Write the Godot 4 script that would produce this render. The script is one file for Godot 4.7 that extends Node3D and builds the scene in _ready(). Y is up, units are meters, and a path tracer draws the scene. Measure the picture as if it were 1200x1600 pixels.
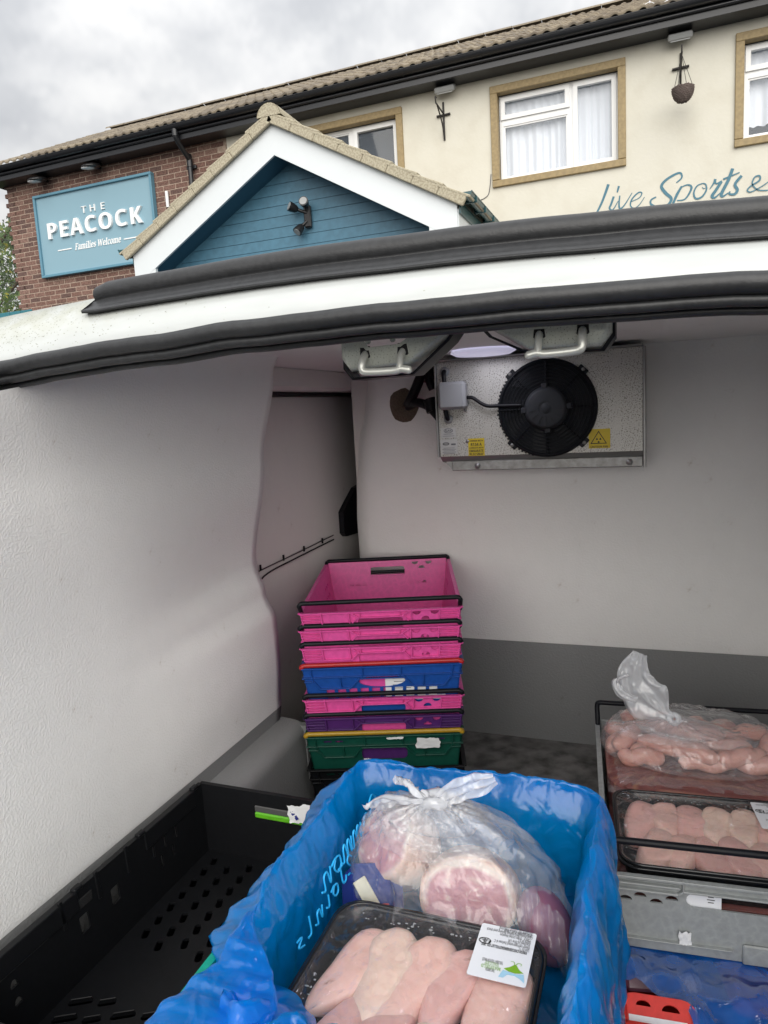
extends Node3D

var M := {}
var rng := RandomNumberGenerator.new()
var wob := FastNoiseLite.new()
var rid := FastNoiseLite.new()

# ---------------------------------------------------------------- mesh helpers
class B:
	var v := PackedVector3Array()
	var n := PackedVector3Array()
	var uv := PackedVector2Array()
	var c := PackedColorArray()
	var colored := false
	var col := Color(1, 1, 1)
	var xf := Transform3D()
	var lx := Transform3D()
	var warp: Callable

	func put(p: Vector3) -> Vector3:
		p = lx * p
		if warp.is_valid():
			p = warp.call(p)
		return xf * p

	func raw(a: Vector3, b: Vector3, d: Vector3, na: Vector3, nb: Vector3, nd: Vector3, ua := Vector2.ZERO, ub := Vector2.ZERO, ud := Vector2.ZERO) -> void:
		v.append(a); v.append(b); v.append(d)
		n.append(na); n.append(nb); n.append(nd)
		uv.append(ua); uv.append(ub); uv.append(ud)
		c.append(col); c.append(col); c.append(col)

	func tri(a: Vector3, b: Vector3, d: Vector3) -> void:
		var pa := put(a); var pb := put(b); var pd := put(d)
		var nn := (pd - pa).cross(pb - pa)
		if nn.length_squared() < 1e-20:
			return
		nn = nn.normalized()
		raw(pa, pb, pd, nn, nn, nn)

	func quad(a: Vector3, b: Vector3, d: Vector3, e: Vector3) -> void:
		tri(a, b, d); tri(a, d, e)

	# a chamfered box
	func box(at: Vector3, size: Vector3, ch := 0.0, turn := Basis()) -> void:
		var h := size / 2.0
		lx = Transform3D(turn, at)
		if ch <= 0.0:
			for ax in 3:
				for s in [-1.0, 1.0]:
					face(ax, s, h, h)
		else:
			ch = minf(ch, minf(h.x, minf(h.y, h.z)) * 0.9)
			var i := h - Vector3(ch, ch, ch)
			for ax in 3:
				for s in [-1.0, 1.0]:
					var hh := i; hh[ax] = h[ax]
					face(ax, s, hh, hh)
			for ax in 3:
				var u := (ax + 1) % 3
				var w := (ax + 2) % 3
				for s in [-1.0, 1.0]:
					for t in [-1.0, 1.0]:
						var p := Vector3.ZERO; var q := Vector3.ZERO
						p[u] = s * h[u]; p[w] = t * i[w]
						q[u] = s * i[u]; q[w] = t * h[w]
						var p2 := p; var q2 := q
						p[ax] = -i[ax]; q[ax] = -i[ax]; p2[ax] = i[ax]; q2[ax] = i[ax]
						out_quad(p, q, q2, p2)
			for a in [-1.0, 1.0]:
				for b in [-1.0, 1.0]:
					for d in [-1.0, 1.0]:
						out_tri(Vector3(a * h.x, b * i.y, d * i.z), Vector3(a * i.x, b * h.y, d * i.z), Vector3(a * i.x, b * i.y, d * h.z))
		lx = Transform3D()

	func out_tri(a: Vector3, b: Vector3, d: Vector3) -> void:
		if (d - a).cross(b - a).dot(a + b + d) < 0.0:
			tri(a, d, b)
		else:
			tri(a, b, d)

	func out_quad(a: Vector3, b: Vector3, d: Vector3, e: Vector3) -> void:
		if (d - a).cross(b - a).dot(a + b + d + e) < 0.0:
			quad(a, e, d, b)
		else:
			quad(a, b, d, e)

	func face(ax: int, s: float, h: Vector3, _k: Vector3) -> void:
		var u := (ax + 1) % 3
		var w := (ax + 2) % 3
		var p := []
		for k in [[-1, -1], [1, -1], [1, 1], [-1, 1]]:
			var q := Vector3.ZERO
			q[ax] = s * h[ax]; q[u] = k[0] * h[u]; q[w] = k[1] * h[w]
			p.append(q)
		out_quad(p[0], p[1], p[2], p[3])

	# a smooth sheet through rows of points
	func grid(rows: Array, close_u := false, flip := false, cols: Array = []) -> void:
		var R := rows.size()
		var K: int = rows[0].size()
		var P := []
		for r in R:
			var row := PackedVector3Array()
			for k in K:
				row.append(put(rows[r][k]))
			P.append(row)
		var N := []
		for r in R:
			var nr := PackedVector3Array(); nr.resize(K)
			N.append(nr)
		var KK := K if close_u else K - 1
		for r in R - 1:
			for k in KK:
				var k2 := (k + 1) % K
				var fn: Vector3 = (P[r + 1][k2] - P[r][k]).cross(P[r][k2] - P[r + 1][k])
				if flip: fn = -fn
				N[r][k] += fn; N[r][k2] += fn; N[r + 1][k] += fn; N[r + 1][k2] += fn
		for r in R:
			for k in K:
				N[r][k] = N[r][k].normalized() if N[r][k].length_squared() > 1e-24 else Vector3.UP
		for r in R - 1:
			for k in KK:
				var k2 := (k + 1) % K
				var u0 := Vector2(float(k) / KK, float(r) / (R - 1)); var u1 := Vector2(float(k + 1) / KK, float(r) / (R - 1))
				var u2 := Vector2(float(k + 1) / KK, float(r + 1) / (R - 1)); var u3 := Vector2(float(k) / KK, float(r + 1) / (R - 1))
				# fn above = (c-a)x(b-d): clockwise a,b,c
				one(P, N, r, k, r, k2, r + 1, k2, u0, u1, u2, flip, cols)
				one(P, N, r, k, r + 1, k2, r + 1, k, u0, u2, u3, flip, cols)

	func one(P: Array, N: Array, r0: int, k0: int, r1: int, k1: int, r2: int, k2: int, u0: Vector2, u1: Vector2, u2: Vector2, flip: bool, cols: Array) -> void:
		if flip:
			raw(P[r0][k0], P[r2][k2], P[r1][k1], N[r0][k0], N[r2][k2], N[r1][k1], u0, u2, u1)
			if cols:
				var z := c.size(); c[z - 3] = cols[r0][k0]; c[z - 2] = cols[r2][k2]; c[z - 1] = cols[r1][k1]
		else:
			raw(P[r0][k0], P[r1][k1], P[r2][k2], N[r0][k0], N[r1][k1], N[r2][k2], u0, u1, u2)
			if cols:
				var z := c.size(); c[z - 3] = cols[r0][k0]; c[z - 2] = cols[r1][k1]; c[z - 1] = cols[r2][k2]

	func tube(path: Array, rad, seg := 8, closed := false, caps := true) -> void:
		var m := path.size()
		var rows := []
		var up := Vector3.UP
		var t0: Vector3 = (path[1] - path[0]).normalized()
		if absf(t0.dot(up)) > 0.9: up = Vector3.RIGHT
		for i in m:
			var t: Vector3
			if closed: t = (path[(i + 1) % m] - path[(i + m - 1) % m]).normalized()
			else: t = (path[mini(i + 1, m - 1)] - path[maxi(i - 1, 0)]).normalized()
			var side := t.cross(up).normalized()
			up = side.cross(t).normalized()
			var rr: float = rad[i] if rad is Array or rad is PackedFloat32Array else rad
			var row := PackedVector3Array()
			for k in seg:
				var a := TAU * k / seg
				row.append(path[i] + (side * cos(a) + up * sin(a)) * rr)
			rows.append(row)
		if closed: rows.append(rows[0])
		grid(rows, true)
		if caps and not closed:
			for e in [0, m - 1]:
				for k in seg:
					var a: Vector3 = rows[e][k]; var b: Vector3 = rows[e][(k + 1) % seg]
					if e == 0: tri(path[e], b, a)
					else: tri(path[e], a, b)

	func lathe(prof: Array, seg := 24, arc := TAU) -> void:
		var rows := []
		for p in prof:
			var row := PackedVector3Array()
			for k in (seg if arc >= TAU - 0.001 else seg + 1):
				var a := arc * k / seg
				row.append(Vector3(p.x * cos(a), p.y, p.x * sin(a)))
			rows.append(row)
		grid(rows, arc >= TAU - 0.001, true)

	func ball(at: Vector3, r: Vector3, seg := 12, rings := 8) -> void:
		var rows := []
		for i in rings + 1:
			var t := PI * i / rings
			var row := PackedVector3Array()
			for k in seg:
				var a := TAU * k / seg
				row.append(at + Vector3(r.x * sin(t) * cos(a), r.y * cos(t), r.z * sin(t) * sin(a)))
			rows.append(row)
		grid(rows, true, true)

	# an outline in x, y with holes, given thickness t towards -z
	func panel(outer: PackedVector2Array, holes: Array, t: float) -> void:
		var cuts := []
		for h in holes:
			var lo := 1e9; var hi := -1e9
			for p in h:
				lo = minf(lo, p.x); hi = maxf(hi, p.x)
			var mid := snappedf((lo + hi) / 2.0, 0.0005)
			if not mid in cuts: cuts.append(mid)
		cuts.sort()
		var x0 := 1e9; var x1 := -1e9; var y0 := 1e9; var y1 := -1e9
		for p in outer:
			x0 = minf(x0, p.x); x1 = maxf(x1, p.x); y0 = minf(y0, p.y); y1 = maxf(y1, p.y)
		var xs := [x0 - 1.0]; xs.append_array(cuts); xs.append(x1 + 1.0)
		for i in xs.size() - 1:
			var a: float = xs[i]; var b: float = xs[i + 1]
			var strip := PackedVector2Array([Vector2(a, y0 - 1), Vector2(b, y0 - 1), Vector2(b, y1 + 1), Vector2(a, y1 + 1)])
			var polys: Array = Geometry2D.intersect_polygons(outer, strip) if cuts else [outer]
			for h in holes:
				var nxt := []
				for q in polys:
					for r in Geometry2D.clip_polygons(q, h):
						nxt.append(r)
				polys = nxt
			for q in polys:
				slab(q, t, cuts)

	func slab(q: PackedVector2Array, t: float, cuts := []) -> void:
		if Geometry2D.is_polygon_clockwise(q):
			q = q.duplicate(); q.reverse()
		var ix := Geometry2D.triangulate_polygon(q)
		for k in range(0, ix.size(), 3):
			var a := q[ix[k]]; var b := q[ix[k + 1]]; var d := q[ix[k + 2]]
			if (b - a).cross(d - a) < 0.0:
				var s := b; b = d; d = s
			tri(Vector3(a.x, a.y, 0), Vector3(d.x, d.y, 0), Vector3(b.x, b.y, 0))
			if t != 0.0:
				tri(Vector3(a.x, a.y, -t), Vector3(b.x, b.y, -t), Vector3(d.x, d.y, -t))
		if t == 0.0: return
		for k in q.size():
			var a := q[k]; var b := q[(k + 1) % q.size()]
			var seam := false
			for cx in cuts:
				if absf(a.x - cx) < 2e-4 and absf(b.x - cx) < 2e-4: seam = true
			if not seam:
				quad(Vector3(a.x, a.y, 0), Vector3(b.x, b.y, 0), Vector3(b.x, b.y, -t), Vector3(a.x, a.y, -t))

	func mesh() -> ArrayMesh:
		var a := []
		a.resize(Mesh.ARRAY_MAX)
		a[Mesh.ARRAY_VERTEX] = v; a[Mesh.ARRAY_NORMAL] = n; a[Mesh.ARRAY_TEX_UV] = uv
		if colored: a[Mesh.ARRAY_COLOR] = c
		var m := ArrayMesh.new()
		m.add_surface_from_arrays(Mesh.PRIMITIVE_TRIANGLES, a)
		return m


func gx(o: Node) -> Transform3D:
	var t := Transform3D()
	while o is Node3D and o != self:
		t = o.transform * t
		o = o.get_parent()
	return t

# geometry given in scene coordinates becomes a named child of parent
func part(b: B, called: String, m: Material, parent: Node, local := false) -> MeshInstance3D:
	var o := MeshInstance3D.new()
	o.name = called
	o.mesh = b.mesh()
	o.material_override = m
	if not local: o.transform = gx(parent).affine_inverse()
	parent.add_child(o, true)
	return o

func inst(mesh: Mesh, called: String, m: Material, parent: Node, at: Transform3D) -> MeshInstance3D:
	var o := MeshInstance3D.new()
	o.name = called
	o.mesh = mesh
	o.material_override = m
	o.transform = at
	parent.add_child(o, true)
	return o

func thing(called: String, label: String, category: String, at := Vector3.ZERO, turn := 0.0, group := "") -> Node3D:
	var o := Node3D.new()
	o.name = called
	add_child(o, true)
	o.position = at
	o.rotation.y = turn
	o.set_meta("label", label)
	o.set_meta("category", category)
	if group: o.set_meta("group", group)
	return o

func structure(b: B, called: String, m: Material) -> void:
	part(b, called, m, self).set_meta("kind", "structure")

func V(x: float, y: float, z: float) -> Vector3: return Vector3(x, y, z)

func curve(p: Array, per := 6, closed := false) -> Array:
	var out := []
	var m := p.size()
	for i in (m if closed else m - 1):
		var a = p[(i - 1 + m) % m] if closed else p[maxi(i - 1, 0)]
		var b = p[i]
		var d = p[(i + 1) % m]
		var e = p[(i + 2) % m] if closed else p[mini(i + 2, m - 1)]
		for k in per:
			out.append(b.cubic_interpolate(d, a, e, float(k) / per))
	if not closed: out.append(p[m - 1])
	return out

func lerp_list(list: Array, t: float) -> float:      # [[t, value], ...]
	for i in list.size() - 1:
		if t <= list[i + 1][0]:
			var f := clampf((t - list[i][0]) / (list[i + 1][0] - list[i][0]), 0, 1)
			return lerpf(list[i][1], list[i + 1][1], f * f * (3 - 2 * f))
	return list[-1][1]

func rrect(cx: float, cy: float, w: float, h: float, r: float, seg := 4) -> PackedVector2Array:
	var p := PackedVector2Array()
	r = minf(r, minf(w, h) / 2.0 - 1e-5)
	for q in 4:
		var ox: float = cx + (w / 2 - r) * [1, -1, -1, 1][q]
		var oy: float = cy + (h / 2 - r) * [1, 1, -1, -1][q]
		for k in seg + 1:
			var a := PI / 2 * (q + float(k) / seg)
			p.append(Vector2(ox + r * cos(a), oy + r * sin(a)))
	return p

func dome(cx: float, cy: float, w: float, h: float, down := false) -> PackedVector2Array:    # a half-round vent
	var p := PackedVector2Array()
	for k in 9:
		var a := PI * k / 8
		p.append(Vector2(cx + w / 2 * cos(a), cy + (h * sin(a) - h / 2) * (-1 if down else 1)))
	if down: p.reverse()
	return p

func turned(q: PackedVector2Array, a: float, x: float, y: float) -> PackedVector2Array:
	return Transform2D(a, Vector2(x, y)) * q

func rect(x0: float, y0: float, x1: float, y1: float) -> PackedVector2Array:
	return PackedVector2Array([Vector2(x0, y0), Vector2(x1, y0), Vector2(x1, y1), Vector2(x0, y1)])

func ridge(p: Vector3) -> float: return 1.0 - 2.0 * absf(rid.get_noise_3dv(p))

# crumpled film: flat facets between sharp creases, from folded waves in many directions
func crumple(p: Vector3, f: float, s: float) -> float:
	var sum := 0.0
	for i in 7:
		var a := i * 2.39996 + s
		var y := 1.0 - 2.0 * fmod(i * 0.618 + s * 0.37, 1.0)
		var r := sqrt(maxf(0.0, 1.0 - y * y))
		var d := V(r * cos(a), y, r * sin(a))
		var ph := p.dot(d) * f * (1.0 + 0.31 * i) + 0.9 * wob.get_noise_3d(p.x * 220 + i * 31, p.y * 220, p.z * 220 + s * 9) + i * 0.43
		sum += (absf(ph - floor(ph) - 0.5) * 4.0 - 1.0) / (1.0 + 0.35 * i)
	return sum / 2.6

# ---------------------------------------------------------------- writing
func text(s: String, size: float, depth: float, bold := false, serif := false, slant := 0.0, spread := 1.0) -> B:
	var f := SystemFont.new()
	f.font_names = PackedStringArray(["Droid Serif" if serif else "Droid Sans"])
	f.font_weight = 700 if bold else 400
	var b := B.new()
	var x := 0.0
	var bits := [s] if spread == 1.0 else Array(s.split(""))
	for bit in bits:
		var t := TextMesh.new()
		t.font = f; t.font_size = 64; t.pixel_size = size / 46.0
		t.depth = depth; t.text = bit; t.curve_step = 2.0
		t.horizontal_alignment = HORIZONTAL_ALIGNMENT_LEFT
		t.vertical_alignment = VERTICAL_ALIGNMENT_BOTTOM
		if bit != " ":
			for sf in t.get_surface_count():
				var a := t.surface_get_arrays(sf)
				var vv: PackedVector3Array = a[Mesh.ARRAY_VERTEX]
				var ix: PackedInt32Array = a[Mesh.ARRAY_INDEX] if a[Mesh.ARRAY_INDEX] != null else PackedInt32Array(range(vv.size()))
				for k in range(0, ix.size() - 2, 3):
					var p := []
					for j in 3:
						var q := vv[ix[k + j]]
						p.append(Vector3(q.x + slant * q.y + x, q.y, q.z))
					b.tri(p[0], p[1], p[2])
		x += f.get_string_size(bit, HORIZONTAL_ALIGNMENT_LEFT, -1, 64).x * t.pixel_size * spread
	# set the middle of the letters at the origin
	var lo := V(1e9, 1e9, 1e9); var hi := -lo
	for p in b.v:
		lo = lo.min(p); hi = hi.max(p)
	var mid := (lo + hi) / 2
	for i in b.v.size(): b.v[i] -= mid
	return b

func moved(b: B, t: Transform3D) -> B:
	for i in b.v.size():
		b.v[i] = t * b.v[i]
		b.n[i] = (t.basis * b.n[i]).normalized()
	return b

func fit_width(b: B, w: float) -> B:
	var lo := 1e9; var hi := -1e9
	for p in b.v:
		lo = minf(lo, p.x); hi = maxf(hi, p.x)
	var k := w / maxf(hi - lo, 1e-6)
	for i in b.v.size(): b.v[i].x *= k
	return b

func stroke(b: B, pts: Array, w0: float, w1: float, w2: float, z: float, per := 7) -> void:     # a brush stroke in x, y
	var c := curve(pts, per)
	var rows := [PackedVector3Array(), PackedVector3Array()]
	for i in c.size():
		var t: Vector2 = (c[mini(i + 1, c.size() - 1)] - c[maxi(i - 1, 0)]).normalized()
		var nn := Vector2(-t.y, t.x)
		var f := float(i) / (c.size() - 1)
		var w := lerpf(w0, w1, f * 2) if f < 0.5 else lerpf(w1, w2, f * 2 - 1)
		rows[0].append(V(c[i].x + nn.x * w / 2, c[i].y + nn.y * w / 2, z))
		rows[1].append(V(c[i].x - nn.x * w / 2, c[i].y - nn.y * w / 2, z))
	b.grid(rows)

func pts(s: String, k: float) -> Array:
	var out := []
	for q in s.split(" ", false):
		var a := q.split(",")
		out.append(Vector2(float(a[0]), float(a[1])) * k)
	return out

# ---------------------------------------------------------------- materials
func lin(r: float, g: float, b: float) -> Color: return Color(r, g, b).linear_to_srgb()

func mat(called: String, c: Color, rough: float, metal := 0.0) -> StandardMaterial3D:
	var m := StandardMaterial3D.new()
	m.resource_name = called
	m.albedo_color = c; m.roughness = rough; m.metallic = metal
	M[called] = m
	return m

func ntex(freq: float, s: int, octaves := 4, size := 512, kind := FastNoiseLite.TYPE_SIMPLEX, fractal := FastNoiseLite.FRACTAL_FBM, warp := 0.0) -> NoiseTexture2D:
	var f := FastNoiseLite.new()
	f.seed = s; f.frequency = freq; f.noise_type = kind
	f.fractal_type = fractal; f.fractal_octaves = octaves
	if warp > 0.0:
		f.domain_warp_enabled = true; f.domain_warp_amplitude = warp; f.domain_warp_frequency = freq * 0.7
	var t := NoiseTexture2D.new()
	t.width = size; t.height = size; t.seamless = true; t.seamless_blend_skirt = 0.2
	t.noise = f
	return t

func ramp(t: NoiseTexture2D, stops: Array) -> NoiseTexture2D:    # [[at, colour], ...]
	var g := Gradient.new()
	var o := PackedFloat32Array(); var c := PackedColorArray()
	for s in stops:
		o.append(s[0]); c.append(s[1])
	g.offsets = o; g.colors = c
	t.color_ramp = g
	return t

func tri_tex(m: StandardMaterial3D, scale: float, color: Texture2D = null, bump: Texture2D = null, depth := 0.0) -> StandardMaterial3D:
	m.uv1_triplanar = true; m.uv1_world_triplanar = true
	m.uv1_scale = Vector3.ONE * scale
	if color: m.albedo_texture = color
	if bump:
		m.heightmap_enabled = true; m.heightmap_texture = bump; m.heightmap_scale = depth
	return m

# a tileable height picture of crumpled film
func crease_picture(size: int, waves: int, s: int) -> ImageTexture:
	var r2 := RandomNumberGenerator.new(); r2.seed = s
	var kx := PackedFloat32Array(); var ky := PackedFloat32Array(); var ph := PackedFloat32Array(); var am := PackedFloat32Array()
	for i in waves:
		var reach := 2 + i
		kx.append(r2.randi_range(-reach, reach)); ky.append(r2.randi_range(-reach, reach)); ph.append(r2.randf())
		am.append(1.0 / (1.0 + 0.7 * Vector2(kx[i], ky[i]).length()))
	var im := Image.create(size, size, false, Image.FORMAT_RF)
	for j in size:
		for i in size:
			var u := float(i) / size; var v := float(j) / size
			var wu := u + 0.05 * sin(TAU * (v * 2.0 + 0.3 * sin(TAU * u))) + 0.02 * sin(TAU * (3.0 * v + u))
			var wv := v + 0.05 * sin(TAU * (u * 2.0 + 0.2)) + 0.02 * sin(TAU * (4.0 * u - v))
			var sum := 0.0
			for k in waves:
				var q := kx[k] * wu + ky[k] * wv + ph[k]
				sum += am[k] * absf(q - floor(q) - 0.5)
			im.set_pixel(i, j, Color(sum, sum, sum))
	return ImageTexture.create_from_image(im)

func shiny(m: StandardMaterial3D) -> void:
	m.metallic_specular = 1.0
	m.clearcoat_enabled = true; m.clearcoat = 1.0; m.clearcoat_roughness = 0.06

func grey(v: float) -> Color: return Color(v, v, v)

func film(called: String, c: Color, a: float, rough := 0.1) -> StandardMaterial3D:
	var m := mat(called, Color(c.r, c.g, c.b, a), rough)
	m.transparency = BaseMaterial3D.TRANSPARENCY_ALPHA
	m.cull_mode = BaseMaterial3D.CULL_DISABLED
	return m

func make_materials() -> void:
	var soft := ntex(0.012, 3, 5)
	var gel := ntex(0.02, 5, 3, 1024, FastNoiseLite.TYPE_SIMPLEX, FastNoiseLite.FRACTAL_RIDGED, 30.0)
	var fine := ntex(0.06, 9, 3)
	var crease := crease_picture(512, 11, 21)
	var net_folds := ntex(0.008, 21, 3)
	var stains := ramp(ntex(0.006, 31, 5), [[0.0, Color(0.84, 0.82, 0.79)], [0.06, Color(0.96, 0.955, 0.95)], [0.12, Color(0.99, 0.99, 0.99)], [1.0, Color(1, 1, 1)]])
	var mild := ramp(ntex(0.015, 37, 5), [[0.0, Color(0.78, 0.77, 0.76)], [1.0, Color(1, 1, 1)]])
	var scuffs := ramp(ntex(0.01, 33, 6), [[0.0, Color(0.55, 0.55, 0.54)], [0.45, Color(0.85, 0.85, 0.85)], [0.75, Color(1, 1, 1)], [1.0, Color(1.0, 1.0, 1.0)]])
	tri_tex(mat("liner", lin(0.82, 0.815, 0.80), 0.42), 4.2, stains, gel, 0.07)
	tri_tex(mat("bulkhead", lin(0.87, 0.865, 0.845), 0.5), 2.6, stains, gel, 0.05)
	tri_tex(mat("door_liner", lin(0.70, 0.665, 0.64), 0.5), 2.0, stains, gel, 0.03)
	tri_tex(mat("grey_paint", lin(0.25, 0.255, 0.255), 0.55), 2.6, stains, gel, 0.08)
	tri_tex(mat("van_floor", lin(0.20, 0.195, 0.185), 0.6), 2.0, scuffs, fine, 0.03)
	var paint := mat("van_paint", lin(0.47, 0.48, 0.48), 0.28)
	paint.clearcoat_enabled = true; paint.clearcoat = 0.6; paint.clearcoat_roughness = 0.12
	tri_tex(mat("rubber", lin(0.026, 0.027, 0.029), 0.43), 6.0, ramp(ntex(0.02, 41, 5), [[0.0, Color(0.8, 0.8, 0.8)], [0.6, Color(1, 1, 1)], [0.78, Color(1.0, 1.0, 1.0)]]), fine, 0.015)
	mat("black_plastic", lin(0.008, 0.008, 0.01), 0.4)
	tri_tex(mat("cast_metal", lin(0.44, 0.46, 0.41), 0.36, 0.35), 9.0, ramp(ntex(0.05, 43, 3), [[0.0, Color(0.25, 0.25, 0.22)], [0.13, Color(0.5, 0.5, 0.47)], [0.19, Color(0.95, 0.95, 0.95)], [1.0, Color(1, 1, 1)]]), fine, 0.01)
	mat("bare_rod", lin(0.55, 0.56, 0.52), 0.35, 0.5)
	tri_tex(mat("galvanised", lin(0.52, 0.515, 0.49), 0.42, 0.3), 5.5, ramp(ntex(0.055, 45, 4), [[0.0, Color(0.25, 0.25, 0.24)], [0.18, Color(0.45, 0.44, 0.42)], [0.29, Color(0.93, 0.92, 0.90)], [1.0, Color(1, 1, 1)]]))
	tri_tex(mat("zinc", lin(0.36, 0.36, 0.35), 0.4, 0.5), 4.0, mild)
	mat("zinc_edge", lin(0.3, 0.3, 0.29), 0.38, 0.5)
	mat("fan_black", lin(0.008, 0.009, 0.012), 0.4)
	mat("motor_black", lin(0.032, 0.034, 0.038), 0.5)
	mat("guard_black", lin(0.007, 0.008, 0.01), 0.6)
	mat("box_grey", lin(0.27, 0.275, 0.28), 0.5)
	mat("sticker_yellow", lin(0.62, 0.46, 0.02), 0.5)
	mat("sticker_silver", lin(0.5, 0.5, 0.48), 0.45)
	mat("ink", lin(0.02, 0.02, 0.02), 0.6)
	mat("ink_grey", lin(0.12, 0.12, 0.13), 0.6)
	mat("label_white", lin(0.80, 0.82, 0.86), 0.4)
	mat("lamp_lens", lin(0.8, 0.8, 0.86), 0.15)
	var lit := mat("lit_lens", lin(0.75, 0.75, 0.85), 0.2)
	lit.emission_enabled = true; lit.emission = lin(0.62, 0.6, 0.8); lit.emission_energy_multiplier = 0.19
	tri_tex(mat("foam", lin(0.22, 0.17, 0.125), 0.9), 12.0, mild, fine, 0.4)
	# pub
	tri_tex(mat("render_cream", lin(0.64, 0.62, 0.54), 0.85), 0.5, ramp(ntex(0.008, 51, 6), [[0.0, Color(0.965, 0.96, 0.95)], [0.5, Color(0.99, 0.99, 0.985)], [1.0, Color(1, 1, 1)]]), fine, 0.08)
	tri_tex(mat("mortar", lin(0.46, 0.36, 0.29), 0.95), 2.0, mild)
	for i in 5:
		var k: Array = [[0.19, 0.105, 0.083], [0.16, 0.09, 0.072], [0.215, 0.122, 0.097], [0.13, 0.077, 0.065], [0.235, 0.142, 0.113]][i]
		tri_tex(mat("brick_%d" % i, lin(k[0], k[1], k[2]), 0.9), 3.0, ramp(ntex(0.03, 60 + i, 4, 256), [[0.0, Color(0.7, 0.7, 0.7)], [0.6, Color(1, 1, 1)], [1.0, Color(1.0, 1.0, 1.0)]]), fine, 0.2)
	var lich := ramp(ntex(0.025, 71, 5), [[0.0, Color(0.8, 0.77, 0.72)], [0.5, Color(0.94, 0.93, 0.9)], [0.7, Color(1, 1, 0.96)], [1.0, Color(1.0, 1.0, 0.94)]])
	for i in 4:
		var k: Array = [[0.24, 0.205, 0.165], [0.2, 0.17, 0.14], [0.28, 0.24, 0.19], [0.18, 0.155, 0.13]][i]
		tri_tex(mat("tile_%d" % i, lin(k[0], k[1], k[2]), 0.9), 1.6, lich, fine, 0.3)
	tri_tex(mat("tile_buff", lin(0.46, 0.425, 0.345), 0.9), 2.2, lich, fine, 0.3)
	mat("gutter_black", lin(0.014, 0.015, 0.018), 0.3)
	mat("fascia_black", lin(0.012, 0.013, 0.016), 0.35)
	tri_tex(mat("ochre_wood", lin(0.36, 0.27, 0.135), 0.6), 1.5, mild)
	M.ochre_wood.albedo_texture = ramp(ntex(0.02, 81, 4), [[0.0, Color(0.85, 0.85, 0.85)], [1.0, Color(1, 1, 1)]])
	mat("upvc", lin(0.80, 0.81, 0.81), 0.3)
	tri_tex(mat("white_board", lin(0.68, 0.72, 0.74), 0.35), 0.5, stains)
	film("pane", Color(0.75, 0.82, 0.9), 0.10, 0.02)
	var net := mat("net", lin(0.78, 0.82, 0.88), 0.9)
	net.backlight_enabled = true; net.backlight = Color(0.5, 0.5, 0.5)
	net.heightmap_enabled = true; net.heightmap_texture = net_folds; net.heightmap_scale = 0.2
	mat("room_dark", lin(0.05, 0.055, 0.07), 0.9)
	mat("sign_blue", lin(0.22, 0.365, 0.44), 0.45)
	mat("sign_frame", lin(0.105, 0.25, 0.335), 0.4)
	mat("letter_white", lin(0.84, 0.85, 0.85), 0.35)
	mat("letter_blue", lin(0.055, 0.165, 0.225), 0.6)
	tri_tex(mat("siding_blue", lin(0.068, 0.185, 0.27), 0.5), 1.5, ramp(ntex(0.01, 91, 4), [[0.0, Color(0.9, 0.9, 0.9)], [1.0, Color(1, 1, 1)]]), fine, 0.05)
	mat("soffit_blue", lin(0.03, 0.105, 0.17), 0.5)
	mat("gutter_teal", lin(0.018, 0.075, 0.085), 0.3)
	mat("iron", lin(0.02, 0.017, 0.016), 0.6)
	tri_tex(mat("wicker", lin(0.2, 0.155, 0.14), 0.8), 10.0, mild, fine, 0.3)
	mat("lamp_black", lin(0.012, 0.012, 0.013), 0.3)
	mat("lamp_grey", lin(0.3, 0.31, 0.31), 0.35)
	mat("lamp_glass", lin(0.55, 0.57, 0.58), 0.15)
	tri_tex(mat("asphalt", lin(0.055, 0.055, 0.057), 0.9), 0.7, ramp(ntex(0.04, 101, 5), [[0.0, Color(0.6, 0.6, 0.6)], [1.0, Color(1, 1, 1)]]), fine, 0.5)
	mat("bark", lin(0.09, 0.07, 0.05), 0.95)
	for i in 3:
		var k: Array = [[0.10, 0.16, 0.03], [0.06, 0.115, 0.025], [0.28, 0.27, 0.03]][i]
		var lf := mat("leaf_%d" % i, lin(k[0], k[1], k[2]), 0.6)
		lf.backlight_enabled = true; lf.backlight = Color(0.5, 0.5, 0.5)
	mat("fence_teal", lin(0.03, 0.16, 0.2), 0.6)
	# crates
	var scratch := ramp(ntex(0.02, 111, 5, 512, FastNoiseLite.TYPE_SIMPLEX, FastNoiseLite.FRACTAL_RIDGED, 25.0), [[0.0, Color(0.86, 0.86, 0.86)], [0.75, Color(0.96, 0.96, 0.96)], [1.0, Color(1, 1, 1)]])
	for k in [["pink", 0.85, 0.105, 0.41], ["purple", 0.095, 0.025, 0.17], ["crate_blue", 0.012, 0.085, 0.39], ["crate_green", 0.006, 0.085, 0.058], ["crate_black", 0.009, 0.0095, 0.011], ["crate_grey", 0.36, 0.38, 0.38], ["crate_teal", 0.0, 0.36, 0.25], ["crate_red", 0.75, 0.035, 0.025], ["arm_black", 0.011, 0.012, 0.016], ["arm_red", 0.5, 0.018, 0.02], ["arm_yellow", 0.5, 0.3, 0.02], ["grip_green", 0.13, 0.5, 0.02]]:
		tri_tex(mat(k[0], lin(k[1], k[2], k[3]), 0.38), 3.0, scratch)
	tri_tex(mat("worn_black", lin(0.035, 0.036, 0.038), 0.65), 14.0, ramp(ntex(0.06, 113, 4), [[0.0, Color(0.3, 0.3, 0.3)], [0.55, Color(0.6, 0.6, 0.6)], [0.75, Color(1, 1, 1)], [1.0, Color(1, 1, 1)]]))
	tri_tex(mat("torn_paper", lin(0.74, 0.75, 0.76), 0.7), 8.0, mild)
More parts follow.
